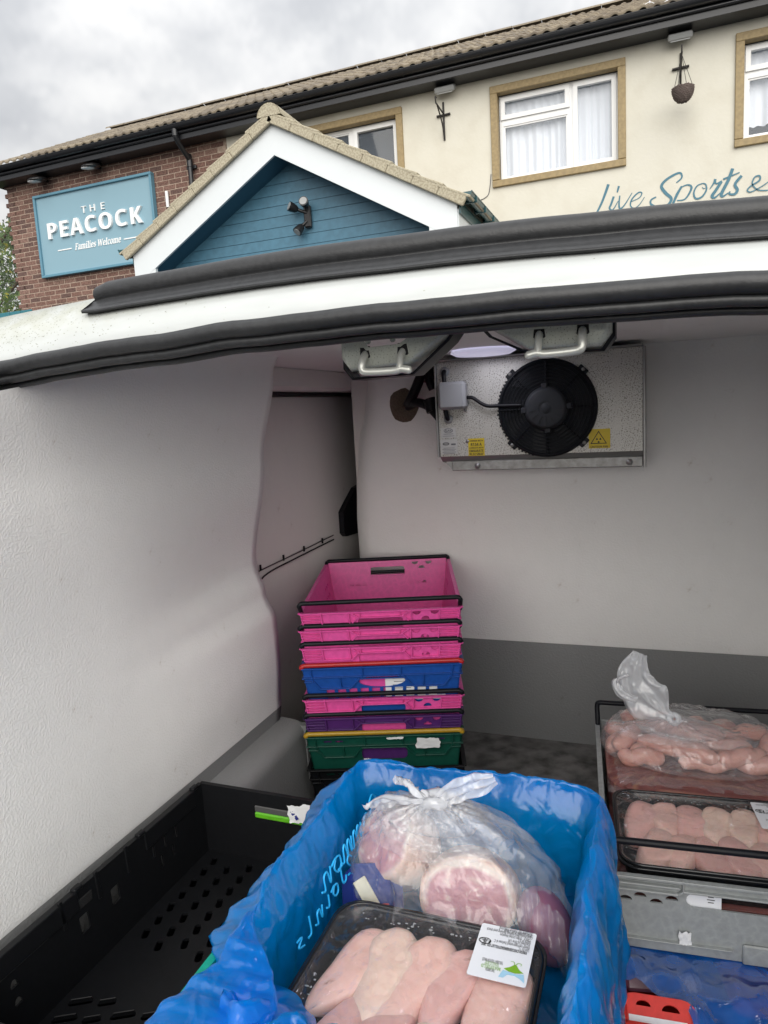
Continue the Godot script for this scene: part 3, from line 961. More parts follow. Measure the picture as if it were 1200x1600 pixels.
func build_porch() -> void:
	var cx := -3.88; var z := -7.65
	var t := thing("entrance_porch", "gabled pub porch with white bargeboards and blue boarded gable", "porch", V(cx, 0, -8.5))
	var ax := V(cx, 4.97, z)
	var b: B
	var k := (4.97 - 3.80) / 2.10            # fall of the roof
	# bargeboards: outer edge falls from the apex, 0.35 m deep
	for s in [-1.0, 1.0]:
		b = B.new()
		b.xf = Transform3D(Basis(), V(cx, 0, z))
		var q := PackedVector2Array([Vector2(0, 4.97), Vector2(s * 2.14, 4.97 - k * 2.14), Vector2(s * 2.14, 3.48), Vector2(s * 1.95, 3.48), Vector2(0, 4.60)])
		b.slab(q, 0.03)
		part(b, "bargeboard", M.white_board, t)
		b = B.new()
		b.box(V(cx + s * 1.97, 3.2, z - 0.03), V(0.3, 0.9, 0.055), 0.004)
		b.box(V(cx + s * 2.13, 3.1, z - 0.9), V(0.04, 1.2, 1.75), 0.004)
		part(b, "corner_panel", M.white_board, t)
		# soffit under the overhang
		b = B.new()
		b.quad(V(cx, 4.61, z - 0.03), V(cx + s * 2.0, 4.61 - k * 2.0, z - 0.03), V(cx + s * 2.0, 4.61 - k * 2.0, z - 0.36), V(cx, 4.61, z - 0.36))
		part(b, "soffit", M.soffit_blue, t)
		# roof slope with its tiles
		b = B.new()
		b.quad(V(cx, 5.0, z + 0.02), V(cx + s * 2.2, 5.0 - k * 2.2, z + 0.02), V(cx + s * 2.2, 5.0 - k * 2.2, PZ), V(cx, 5.0, PZ))
		b.quad(V(cx, 4.98, z + 0.02), V(cx + s * 2.2, 4.98 - k * 2.2, z + 0.02), V(cx + s * 2.2, 4.98 - k * 2.2, PZ), V(cx, 4.98, PZ))
		var slope := part(b, "roof_slope", M.tile_3, t)
		var dirv := V(s, -k, 0).normalized()
		var nn := V(s * k, 1, 0).normalized()
		var count := 8
		for i in count:
			# verge tile at the front edge, then the course behind it
			b = B.new()
			var len := 2.26 * sqrt(1 + k * k) / count
			var at := V(cx, 5.03, 0) + dirv * (len * (i + 0.5))
			var bas := Basis(dirv, nn, dirv.cross(nn)).orthonormalized()
			var lift := 0.05 * (0.5 - 0.0)
			b.box(V(at.x, at.y, z - 0.03) + nn * 0.012, V(len + 0.07, 0.028, 0.2), 0.006, bas * Basis(V(0, 0, 1), 0.07))
			b.box(V(at.x, at.y, z + 0.045) - nn * 0.035, V(len - 0.003, 0.11, 0.045), 0.008, bas)
			part(b, "verge_tile", M.tile_buff, slope)
			for j in 5:
				b = B.new()
				b.box(V(at.x, at.y, z - 0.3 - j * 0.33) + nn * 0.012, V(len + 0.07, 0.022, 0.325), 0.005, bas * Basis(V(0, 0, 1), 0.07))
				part(b, "roof_tile", M["tile_%d" % (rng.randi() % 3)], slope)
		# eaves gutter
		b = B.new()
		var rows := []
		var gx0: float = cx + s * 2.26; var gy := 3.83
		for zz in [z + 0.06, PZ + 0.02]:
			var row := PackedVector3Array()
			for i in 9:
				var a := PI * i / 8.0
				row.append(V(gx0 + 0.06 * cos(a) * s, gy - 0.06 * sin(a), zz))
			rows.append(row)
		b.grid(rows)
		var cap := PackedVector2Array()
		for i in 9:
			var a := PI * i / 8.0
			cap.append(Vector2(gx0 + 0.06 * cos(a), gy - 0.06 * sin(a)))
		b.xf = Transform3D(Basis(), V(0, 0, z + 0.062))
		b.slab(cap, 0.004)
		b.xf = Transform3D()
		b.tube([V(gx0 + s * 0.06, gy, z + 0.06), V(gx0 + s * 0.06, gy, PZ + 0.02)], 0.008, 6)
		for i in 4: b.box(V(gx0, gy - 0.03, z - 0.15 - i * 0.45), V(0.14, 0.075, 0.04), 0.01)
		b.box(V(cx + s * 2.165, gy - 0.08, z - 0.88), V(0.025, 0.2, 1.7))
		part(b, "gutter", M.gutter_teal, t)
	# ridge tiles
	for i in 5:
		b = B.new()
		var rows := []
		for q in 2:
			for zz in [z + 0.075 - i * 0.37, z + 0.075 - (i + 1) * 0.37 + 0.012]:
				var row := PackedVector3Array()
				for j in 11:
					var a := PI * (0.02 + 0.96 * j / 10.0)
					row.append(V(cx + 0.155 * cos(a) * (1.0 - 0.12 * q), 4.99 + (0.155 - 0.02 * q) * sin(a), zz))
				rows.append(row)
		b.grid([rows[0], rows[1]], false, true); b.grid([rows[2], rows[3]])
		if i == 0:
			var cap := PackedVector2Array()
			for j in 11:
				var a := PI * (0.02 + 0.96 * j / 10.0)
				cap.append(Vector2(cx + 0.15 * cos(a), 4.99 + 0.15 * sin(a)))
			b.xf = Transform3D(Basis(), V(0, 0, z + 0.073)); b.slab(cap, 0.02); b.xf = Transform3D()
		part(b, "ridge_tile", M.tile_buff, t)
	# shiplap boards of the gable
	var zz := z - 0.36
	b = B.new()
	b.box(V(cx, 2.6, zz - 0.06), V(4.0, 2.0, 0.06))
	part(b, "gable_backing", M.soffit_blue, t)
	var y := 2.9
	while y < 4.6:
		var h := 0.125
		var half0 := minf(2.0, (4.64 - y) / k + 0.04)
		var half1 := minf(2.0, (4.64 - y - h) / k + 0.04)
		b = B.new()
		if half1 < 0.06: half1 = 0.06
		b.xf = Transform3D(Basis(V(1, 0, 0), 0.0), V(cx, 0, zz))
		b.slab(PackedVector2Array([Vector2(-half0, y + 0.006), Vector2(half0, y + 0.006), Vector2(half1, y + h), Vector2(-half1, y + h)]), 0.018)
		b.xf = Transform3D(Basis(), V(cx, 0, zz - 0.012))
		b.slab(PackedVector2Array([Vector2(-half0, y - 0.012), Vector2(half0, y - 0.012), Vector2(half0, y + 0.01), Vector2(-half0, y + 0.01)]), 0.012)
		part(b, "siding_board", M.siding_blue, t)
		y += h
	# twin security light
	var px := -3.69; var py := 3.96; var pz := zz + 0.01
	t = thing("security_light", "black twin spot security light on the blue porch boards", "light", V(px, py, pz))
	b = B.new()
	b.box(V(px + 0.03, py + 0.0, pz + 0.03), V(0.09, 0.26, 0.06), 0.015)
	part(b, "back_plate", M.lamp_black, t)
	for q in [[V(-0.11, 0.10, 0.12), V(-0.7, 0.35, 0.75)], [V(0.045, 0.13, 0.12), V(0.15, 0.25, 1.0)], [V(-0.06, -0.14, 0.09), V(-0.35, -0.7, 0.55)]]:
		b = B.new()
		var d: Vector3 = q[1].normalized()
		var c: Vector3 = V(px, py, pz) + q[0]
		b.tube([V(px + 0.03, py + q[0].y * 0.4, pz + 0.05), c - d * 0.04], 0.02, 8)
		b.tube([c - d * 0.055, c - d * 0.03, c + d * 0.02, c + d * 0.055], [0.03, 0.045, 0.055, 0.058], 14)
		var head := part(b, "lamp_head", M.lamp_black, t)
		b = B.new()
		b.tube([c + d * 0.054, c + d * 0.06], 0.046, 14)
		part(b, "lens", M.lamp_grey, head)

func build_greenery() -> void:
	var t := thing("garden_tree", "leafy green tree with yellowing leaves beyond the brick end of the pub", "tree", V(-17.2, 0, -14.5))
	var b := B.new()
	b.tube(curve([V(-17.2, 0, -14.5), V(-17.1, 1.8, -14.4), V(-17.3, 3.4, -14.5), V(-17.0, 5.6, -14.4)], 4), [0.2, 0.19, 0.18, 0.17, 0.16, 0.15, 0.14, 0.13, 0.12, 0.1, 0.08, 0.06, 0.04], 9)
	for k in 9:
		var a := k * 2.3
		b.tube([V(-17.2, 2.6 + k * 0.35, -14.5), V(-17.2 + 1.2 * cos(a), 3.6 + k * 0.42, -14.5 + 1.2 * sin(a)), V(-17.2 + 1.9 * cos(a + 0.2), 4.3 + k * 0.42, -14.5 + 1.9 * sin(a + 0.2))], [0.07, 0.045, 0.02], 6)
	part(b, "trunk", M.bark, t)
	b = B.new()
	b.quad(V(0, 0, 0), V(0.035, 0.0, 0.05), V(0, 0.01, 0.13), V(-0.035, 0.0, 0.05))
	b.quad(V(0.03, 0.02, 0.02), V(0.08, 0.03, 0.03), V(0.14, 0.0, 0.06), V(0.07, 0.02, 0.07))
	var leaf := b.mesh()
	for q in 3:
		var mm := MultiMesh.new()
		mm.transform_format = MultiMesh.TRANSFORM_3D; mm.mesh = leaf
		var n: int = [7000, 9000, 1300][q]
		mm.instance_count = n
		for k in n:
			var cl := rng.randi() % 90
			var r2 := RandomNumberGenerator.new(); r2.seed = cl * 31 + 7
			var a := r2.randf() * TAU
			var hh := r2.randf()
			var rad := (2.9 - 1.6 * absf(hh - 0.4)) * (0.65 + 0.4 * r2.randf())
			var c := V(-17.2 + rad * cos(a), 2.2 + hh * 5.0, -14.5 + rad * sin(a))
			var p := c + V(rng.randfn(0, 0.28), rng.randfn(0, 0.24), rng.randfn(0, 0.28))
			mm.set_instance_transform(k, gx(t).affine_inverse() * Transform3D(Basis.from_euler(V(rng.randf() * TAU, rng.randf() * TAU, rng.randf() * TAU)) * rng.randf_range(0.7, 1.4), p))
		var mi := MultiMeshInstance3D.new()
		mi.multimesh = mm; mi.material_override = M["leaf_%d" % q]; mi.name = "crown"; mi.set_meta("kind", "stuff")
		t.add_child(mi, true)
	t = thing("board_fence", "teal painted close boarded fence at the car park edge below the tree", "fence", V(-7.3, 0, -5.6))
	for k in 22:
		b = B.new()
		b.box(V(-8.9 + k * 0.15, 1.41, -5.6 + rng.randf_range(-0.004, 0.004)), V(0.142, 2.82, 0.02), 0.003)
		part(b, "fence_board", M.fence_teal, t)
	b = B.new()
	for y in [0.4, 1.4, 2.4]: b.box(V(-7.3, y, -5.64), V(3.4, 0.09, 0.05))
	part(b, "rail", M.fence_teal, t)

# ---------------------------------------------------------------- the van
const VX := -0.06                       # its middle

func arch(half: float, top: float, r: float, sag: float, steps := 48, low := 0.5, tilt := 0.0) -> Array:     # the outline of the rear opening, left foot to right foot
	var out := []
	for i in 5: out.append(Vector2(VX - half, lerpf(low, top - sag - r, i / 5.0)))
	for i in 7:
		var a := PI - PI / 2 * i / 6.0
		out.append(Vector2(VX - half + r + r * cos(a), top - sag - r + r * sin(a)))
	for i in range(1, steps):
		var x := lerpf(-half + r, half - r, float(i) / steps)
		out.append(Vector2(VX + x, top - sag * pow(absf(x) / (half - r), 2.0)))
	for i in 7:
		var a := PI / 2 - PI / 2 * i / 6.0
		out.append(Vector2(VX + half - r + r * cos(a), top - sag - r + r * sin(a)))
	for i in 5: out.append(Vector2(VX + half, lerpf(top - sag - r, low, (i + 1) / 5.0)))
	for i in out.size(): out[i].y -= tilt * (out[i].x - VX) * smoothstep(top - sag - r - 0.3, top - sag - r, out[i].y)
	return out

func side_x(y: float) -> float:         # the bulging side liner, in from the van's left
	return lerp_list([[0.47, -0.775], [0.765, -0.765], [0.81, -0.756], [0.95, -0.748], [1.063, -0.75], [1.134, -0.777], [1.213, -0.799], [1.489, -0.75], [1.709, -0.704], [1.78, -0.67]], y)

func dirty_paint() -> StandardMaterial3D:
	# white paint with algae specks towards the left corner of the roof, where water stands
	var w := 2048; var h := 256
	var im := Image.create(w, h, false, Image.FORMAT_RGB8)
	var r2 := RandomNumberGenerator.new(); r2.seed = 77
	for j in h:
		for i in w:
			var a := 1.0 - 0.05 * (0.5 + 0.5 * wob.get_noise_2d(i * 0.45, j * 1.5))
			var gnn := 0.5 + 0.5 * wob.get_noise_2d(i * 1.2 + 300, j * 1.2)
			var near := smoothstep(0.40, 0.16, float(i) / w) * smoothstep(0.38, 0.72, float(j) / h) + 0.5 * smoothstep(0.72, 0.8, float(i) / w) * smoothstep(0.45, 0.2, float(j) / h)
			var s := clampf(near * gnn * 0.85, 0, 1)
			im.set_pixel(i, j, Color(0.765 * a, 0.78 * a, 0.775 * a).lerp(Color(0.60, 0.60, 0.48), s))
	for k in 26000:
		var u := pow(r2.randf(), 1.6)
		var i := int(u * w); var j := int(r2.randf() * h)
		var chance := smoothstep(0.42, 0.12, u) * smoothstep(0.25, 0.8, float(j) / h) + 0.004
		if r2.randf() > chance: continue
		var c := Color(0.6, 0.61, 0.52).lerp(Color(0.26, 0.26, 0.2), pow(r2.randf(), 1.5))
		im.set_pixel(i, j, c)
		if r2.randf() < 0.35 and i + 1 < w: im.set_pixel(i + 1, j, c)
	var m := mat("dirty_paint", Color(1, 1, 1), 0.3)
	m.albedo_texture = ImageTexture.create_from_image(im)
	m.clearcoat_enabled = true; m.clearcoat = 0.5; m.clearcoat_roughness = 0.15
	return m

func build_van() -> void:
	var t := thing("delivery_van", "white refrigerated delivery van seen through its open rear, textured white liner inside", "van", V(VX, 0, -2.0))
	var b := B.new()
	# header: painted sheet from the seal up to the roof, then the roof running forward
	var rows := []
	for q in [[0.815, 1.700, 0.12, 0.030, -0.845], [0.82, 1.704, 0.12, 0.030, -0.812], [0.845, 1.735, 0.13, 0.030, -0.815], [0.875, 1.772, 0.14, 0.030, -0.845], [0.905, 1.803, 0.15, 0.030, -0.90], [0.925, 1.817, 0.17, 0.028, -0.96]]:
		var row := PackedVector3Array()
		for p in arch(q[0], q[1], q[2], q[3], 48, 0.5, clampf(0.01 + (q[1] - 1.71) * 0.14, 0.008, 0.022)): row.append(V(p.x, p.y, q[4]))
		rows.append(row)
	b.grid(rows)
	part(b, "header_panel", dirty_paint(), t)
	b = B.new()
	rows = []
	for q in [[0.925, 1.817, 0.17, 0.028, -0.96], [0.93, 1.83, 0.18, 0.03, -1.2], [0.94, 1.87, 0.18, 0.03, -2.0], [0.94, 1.89, 0.18, 0.03, -2.8], [0.93, 1.88, 0.18, 0.03, -3.3], [0.88, 1.5, 0.2, 0.03, -4.1], [0.84, 1.1, 0.2, 0.03, -4.6], [0.8, 0.75, 0.1, 0.02, -5.0]]:
		var row := PackedVector3Array()
		for p in arch(q[0], q[1], q[2], q[3], 48, 0.3, 0.022): row.append(V(p.x, p.y, q[4]))
		rows.append(row)
	b.grid(rows)
	part(b, "body_shell", M.van_paint, t)
	b = B.new()
	b.box(V(VX, 0.42, -0.72), V(1.62, 0.14, 0.2), 0.03)
	part(b, "rear_bumper", M.black_plastic, t)
	for wx in [-0.78, 0.66]:
		for wz in [-1.4, -4.2]:
			b = B.new()
			b.xf = Transform3D(Basis(V(0, 0, 1), PI / 2), V(wx, 0.31, wz))
			b.lathe([Vector2(0.18, 0.1), Vector2(0.29, 0.1), Vector2(0.31, 0.06), Vector2(0.31, -0.06), Vector2(0.29, -0.1), Vector2(0.18, -0.1)], 28)
			b.lathe([Vector2(0.0, 0.06), Vector2(0.18, 0.08), Vector2(0.18, -0.08), Vector2(0.0, -0.06)], 20)
			part(b, "wheel", M.rubber, t)
	# the door seal: a fat bulb with a lip below it
	b = B.new()
	var bulb := []; var lip := []; var groove := []
	for p in arch(0.8, 1.716, 0.12, 0.028, 60, 0.5, 0.01):
		var wv := 0.0035 * wob.get_noise_2d(p.x * 220.0, 3.0)
		bulb.append(V(p.x, p.y + wv, -0.806))
		lip.append(V(p.x * 0.993 + VX * 0.007, p.y - 0.016 + wv, -0.812))
		groove.append(V(p.x * 0.985 + VX * 0.015, p.y - 0.024 + wv, -0.83))
	b.tube(bulb, 0.0113, 12); b.tube(lip, 0.0068, 10); b.tube(groove, 0.005, 8)
	part(b, "door_seal", M.rubber, t)
	# the rubber drip strip on the roof edge
	b = B.new()
	var prof := []
	for k in 11:
		var a := PI * 0.95 - PI * 1.25 * k / 10.0
		prof.append(Vector2(-0.892 - 0.018 * cos(a) * -1.0, 1.806 + 0.0165 * sin(a)))
	prof.append_array([Vector2(-0.872, 1.793), Vector2(-0.866, 1.786), Vector2(-0.858, 1.781), Vector2(-0.846, 1.775), Vector2(-0.847, 1.7705), Vector2(-0.868, 1.775), Vector2(-0.895, 1.782)])
	rows = []
	for i in 61:
		var x := lerpf(-0.582, 0.66, i / 60.0)
		var dy := -0.030 * pow((x - VX) / 0.75, 2.0) - 0.021 * (x - VX) + 0.0013 * wob.get_noise_2d(x * 180.0, 40.0)
		var tuck: float = 0.86 if i == 0 else 1.0
		var row := PackedVector3Array()
		for p in prof: row.append(V(x, 1.785 + (p.y - 1.785) * tuck + dy - 0.003, p.x + 0.012))
		rows.append(row)
	b.grid(rows, true)
	for e in [0, 60]:
		var cc := V(0, 0, 0)
		for p in rows[e]: cc += p
		cc /= rows[e].size()
		for k in rows[e].size(): b.tri(cc, rows[e][k], rows[e][(k + 1) % rows[e].size()])
	part(b, "roof_drip_strip", M.rubber, t)
	# inner lip of the header, ceiling
	b = B.new()
	rows = []
	for q in [[0.79, 1.692, 0.12, 0.028, -0.835], [0.79, 1.700, 0.12, 0.024, -0.90], [0.81, 1.728, 0.12, 0.012, -0.965], [0.84, 1.749, 0.13, 0.0, -1.03], [0.86, 1.752, 0.13, 0.0, -1.12]]:
		var row := PackedVector3Array()
		for p in arch(q[0], q[1], q[2], q[3], 40, 1.3, 0.008): row.append(V(p.x, p.y + 0.0015 * wob.get_noise_2d(p.x * 120, q[4] * 90), q[4]))
		rows.append(row)
	b.grid(rows)
	part(b, "header_lining", M.liner, t)
	b = B.new()
	rows = []
	for z in [-1.06, -1.4, -1.8, -2.2, -2.62]:
		var row := PackedVector3Array()
		for i in 25:
			var x := lerpf(-0.95, 0.75, i / 24.0)
			row.append(V(x, 1.753 - 0.03 * pow(clampf((absf(x - VX) - 0.55) / 0.3, 0, 1), 2.0) + 0.002 * wob.get_noise_2d(x * 90, z * 90), z))
		rows.append(row)
	b.grid(rows)
	b.box(V(-0.1, 1.785, -1.9), V(1.7, 0.02, 1.6))
	part(b, "ceiling_lining", M.bulkhead, t)
	# left and right side lining, white above the grey paint line
	for s in 2:
		for low in 2:
			b = B.new()
			rows = []
			var ys := []
			if low == 0:
				for i in 64: ys.append(lerpf(0.812, 1.765, i / 63.0))
			else:
				for i in 8: ys.append(lerpf(0.475, 0.8115, i / 7.0))
			for y in ys:
				var row := PackedVector3Array()
				for i in 37:
					var f := i / 36.0
					var zr := lerpf(-0.47, -0.862, smoothstep(1.648, 1.664, y))
					var z := lerpf(zr, -1.6, minf(f / 0.94, 1.0)) if s == 0 else lerpf(zr, -2.3, minf(f / 0.94, 1.0))
					var flat := lerp_list([[0.47, -0.775], [0.81, -0.756], [1.2, -0.768], [1.5, -0.745], [1.76, -0.70]], y)
					var x := lerpf(side_x(y), flat, smoothstep(-1.5, -1.0, z)) + 0.0022 * wob.get_noise_2d(y * 60, z * 60)
					# the rear end swells in towards the door post
					x += 0.0
					# the front edge turns back into the side door recess
					var tk := clampf((f - 0.94) / 0.06, 0, 1)
					x -= 0.13 * tk * tk; z -= 0.010 * sin(tk * PI / 2)
					if s == 1: x = 2.0 * VX - x - 0.05
					row.append(V(x, y, z))
				rows.append(row)
			b.grid(rows, false, s == 1)
			part(b, "side_lining" if low == 0 else "lower_side_lining", M.liner if low == 0 else M.grey_paint, t)
	# painted rear pillars between the lining's edge and the outer skin
	for s in 2:
		b = B.new()
		rows = []
		for j in 30:
			var y := lerpf(0.40, 1.70, j / 29.0)
			var k := smoothstep(1.60, 1.69, y)
			var xi := lerp_list([[0.47, -0.775], [0.81, -0.756], [1.2, -0.768], [1.5, -0.745], [1.76, -0.70]], y) - 0.004 - 0.06 * k
			var row := PackedVector3Array()
			for q in [[xi, -0.475], [xi - 0.02, -0.462], [-0.89, -0.50], [-0.925, -0.53], [-0.94, -0.60], [-0.94, -1.0]]:
				var px: float = q[0]
				if px < -0.85: px += 0.10 * smoothstep(1.45, 1.75, y)
				var pz: float = lerpf(q[1], minf(q[1], -0.86), k)
				row.append(V(px if s == 0 else 2.0 * VX - px - 0.05, y, pz))
			rows.append(row)
		b.grid(rows, false, s == 1)
		part(b, "rear_pillar", M.van_paint, t)
	# wheel box
	b = B.new()
	var wb := []
	for q in [[-0.775, 0.772], [-0.71, 0.768], [-0.692, 0.764], [-0.678, 0.754], [-0.672, 0.735], [-0.668, 0.6], [-0.664, 0.47]]:
		var row := PackedVector3Array()
		for i in 12:
			var z := lerpf(-1.19, -1.615, i / 11.0)
			row.append(V(q[0] - (0.018 * i / 11.0 if q[0] > -0.77 else 0.0) + 0.002 * wob.get_noise_2d(z * 80, q[1] * 80), q[1], z))
		wb.append(row)
	b.grid(wb, false, true)
	b.box(V(-0.735, 0.615, -1.61), V(0.1, 0.29, 0.02))
	b.box(V(-0.722, 0.615, -1.2), V(0.1, 0.29, 0.02))
	part(b, "wheel_box", M.grey_paint, t)
	b = B.new()
	b.box(V(VX - 0.05, 0.45, -1.75), V(1.8, 0.05, 1.9))
	b.box(V(VX, 0.452, -0.8), V(1.55, 0.05, 0.06), 0.008)
	part(b, "floor", M.van_floor, t)
	# bulkhead with its rolled left edge
	for low in 2:
		b = B.new()
		rows = []
		var n := 26 if low == 0 else 8
		for j in n:
			var y := lerpf(0.8145, 1.756, j / (n - 1.0)) if low == 0 else lerpf(0.474, 0.814, j / (n - 1.0))
			var ex := lerp_list([[0.4, -0.80], [1.09, -0.80], [1.206, -0.802], [1.344, -0.796], [1.479, -0.779], [1.61, -0.746], [1.718, -0.727], [1.76, -0.72]], y)
			var row := PackedVector3Array()
			for i in 40:
				var f := i / 39.0
				var x := lerpf(ex, 0.68, f)
				var z := -2.25 + 0.0025 * wob.get_noise_2d(x * 40, y * 40)
				if i < 3: z -= [0.05, 0.012, 0.002][i]
				if i == 0: x += 0.004
				row.append(V(x, y + 0.004 * (x + 0.4), z))
			rows.append(row)
		b.grid(rows)
		part(b, "bulkhead" if low == 0 else "lower_bulkhead", M.bulkhead if low == 0 else M.grey_paint, t)
	b = B.new()
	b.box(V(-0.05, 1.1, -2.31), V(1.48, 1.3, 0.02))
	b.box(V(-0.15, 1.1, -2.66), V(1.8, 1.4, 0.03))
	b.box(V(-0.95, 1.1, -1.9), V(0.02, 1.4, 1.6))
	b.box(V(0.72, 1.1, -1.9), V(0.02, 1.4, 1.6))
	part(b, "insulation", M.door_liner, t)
	# side door in the recess
	b = B.new()
	rows = []
	for j in 24:
		var y := lerpf(0.47, 1.662, j / 23.0)
		var row := PackedVector3Array()
		for i in 14:
			var z := lerpf(-1.55, -2.64, i / 13.0)
			row.append(V(-0.885 - 0.02 * pow((y - 1.1) / 0.6, 2.0) + 0.0015 * wob.get_noise_2d(y * 50, z * 50), y, z))
		rows.append(row)
	b.grid(rows)
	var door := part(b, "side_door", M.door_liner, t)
	b = B.new()
	b.tube([V(-0.885, 1.668, -1.6), V(-0.884, 1.673, -2.0), V(-0.884, 1.680, -2.6)], 0.011, 8)
	part(b, "seal_strip", M.black_plastic, door)
	b = B.new()
	b.tube(curve([V(-0.878, 1.150, -1.62), V(-0.878, 1.156, -1.76), V(-0.878, 1.160, -2.0), V(-0.878, 1.166, -2.26)], 5), 0.0018, 6)
	b.tube(curve([V(-0.878, 1.09, -1.66), V(-0.878, 1.115, -1.72), V(-0.878, 1.138, -1.79), V(-0.878, 1.145, -2.0), V(-0.878, 1.150, -2.26)], 5), 0.0024, 6)
	for k in 4: b.box(V(-0.879, 1.163, -1.75 - k * 0.14), V(0.004, 0.018, 0.006))
	part(b, "pull_cord", M.black_plastic, door)
	b = B.new()
	b.xf = Transform3D(Basis(V(0, 1, 0), PI / 2), V(-0.865, 0, 0))
	b.slab(PackedVector2Array([Vector2(2.6, 1.33), Vector2(2.46, 1.315), Vector2(2.38, 1.27), Vector2(2.33, 1.24), Vector2(2.33, 1.16), Vector2(2.35, 1.145), Vector2(2.6, 1.13)]), 0.02)
	part(b, "strap", M.black_plastic, door)
	b = B.new()
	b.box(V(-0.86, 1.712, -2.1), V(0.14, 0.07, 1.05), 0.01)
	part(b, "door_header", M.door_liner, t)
	# ceiling lamp
	b = B.new()
	b.xf = Transform3D(Basis(), V(-0.232, 1.748, -1.93))
	b.lathe([Vector2(0.0, 0.004), Vector2(0.085, 0.004), Vector2(0.09, -0.003), Vector2(0.075, -0.011), Vector2(0.0, -0.016)], 28)
	part(b, "ceiling_lamp", M.lit_lens, t)
	var glow := AreaLight3D.new()
	glow.name = "ceiling_lamp_glow"
	glow.area_size = Vector2(0.14, 0.14)
	glow.light_color = Color(0.95, 0.95, 1.0); glow.light_energy = 0.018; glow.area_range = 6.0; glow.area_attenuation = 2.0
	glow.shadow_enabled = true
	add_child(glow)
	glow.transform = Transform3D(Basis(V(1, 0, 0), -PI / 2), V(-0.232, 1.729, -1.9))
	# the two catches behind the header
	for q in [[-0.118, 0.158, 1, 0.0], [0.077, 0.158, -1, 0.006]]:
		var cx: float = q[0]; var hw: float = q[1] / 2; var s: float = q[2]; var dy: float = q[3]
		b = B.new()
		var o := PackedVector2Array([Vector2(-hw * s, 0.02), Vector2(-hw * s, -0.022), Vector2(-(hw - 0.012) * s, -0.038), Vector2(0.25 * hw * s, -0.036), Vector2((hw - 0.01) * s, -0.004), Vector2(hw * s, 0.008), Vector2(hw * s, 0.02)])
		rows = []
		var oc := Vector2(0, 0)
		for st in [[1.0, -0.05], [1.0, 0.0], [0.97, 0.008], [0.90, 0.013], [0.5, 0.016]]:
			var row := PackedVector3Array()
			for p in o:
				row.append(V(cx + p.x * st[0], 1.694 + dy + 0.02 + (p.y - 0.02) * st[0], -0.90 + st[1]))
			rows.append(row)
		b.grid(rows, false, s > 0)
		b.box(V(cx, 1.72 + dy, -0.93), V(hw * 1.96, 0.03, 0.06), 0.005)
		for k in 2: b.box(V(cx + (-0.035 + 0.035 * k) * s, 1.70 + dy, -0.886), V(0.007, 0.022, 0.006), 0.002)
		var catch_body := part(b, "door_catch", M.cast_metal, t)
		b = B.new()
		rows = []
		for st in [[1.035, -0.05], [1.035, -0.006], [0.98, -0.004]]:
			var row := PackedVector3Array()
			for p in o: row.append(V(cx + p.x * st[0], 1.694 + dy - 0.006 + 0.02 + (p.y - 0.02) * st[0] - 0.004 * sin(p.x * 60.0), -0.90 + st[1]))
			rows.append(row)
		b.grid(rows, false, s > 0)
		part(b, "rubber_boot", M.black_plastic, catch_body)
		b = B.new()
		var xa := cx - 0.04 * s; var xb := cx + 0.013 * s
		if s < 0:
			xa = cx + 0.046; xb = cx - 0.005
		var zf := -0.872
		var rod := curve([V(xa, 1.682 + dy, -0.895), V(xa, 1.668 + dy, zf - 0.004), V(xa, 1.656 + dy, zf), V(lerpf(xa, xb, 0.15), 1.652 + dy, zf), V(lerpf(xa, xb, 0.85), 1.651 + dy, zf), V(xb, 1.653 + dy, zf), V(xb + (xb - xa) * 0.22, 1.651 + dy, zf)], 5)
		b.tube(rod, 0.0052, 10)
		b.ball(rod[-1], V(0.0052, 0.0052, 0.0052), 10, 6)
		b.tube([V(xb, 1.682 + dy, -0.895), V(xb, 1.668 + dy, zf - 0.003), V(xb, 1.654 + dy, zf)], 0.0048, 10)
		part(b, "rod", M.bare_rod, catch_body)
		b = B.new()
		for x in [xa, xb]: b.box(V(x, 1.679 + dy, -0.8865), V(0.016, 0.016, 0.004), 0.002)
		part(b, "rod_slot", M.black_plastic, catch_body)

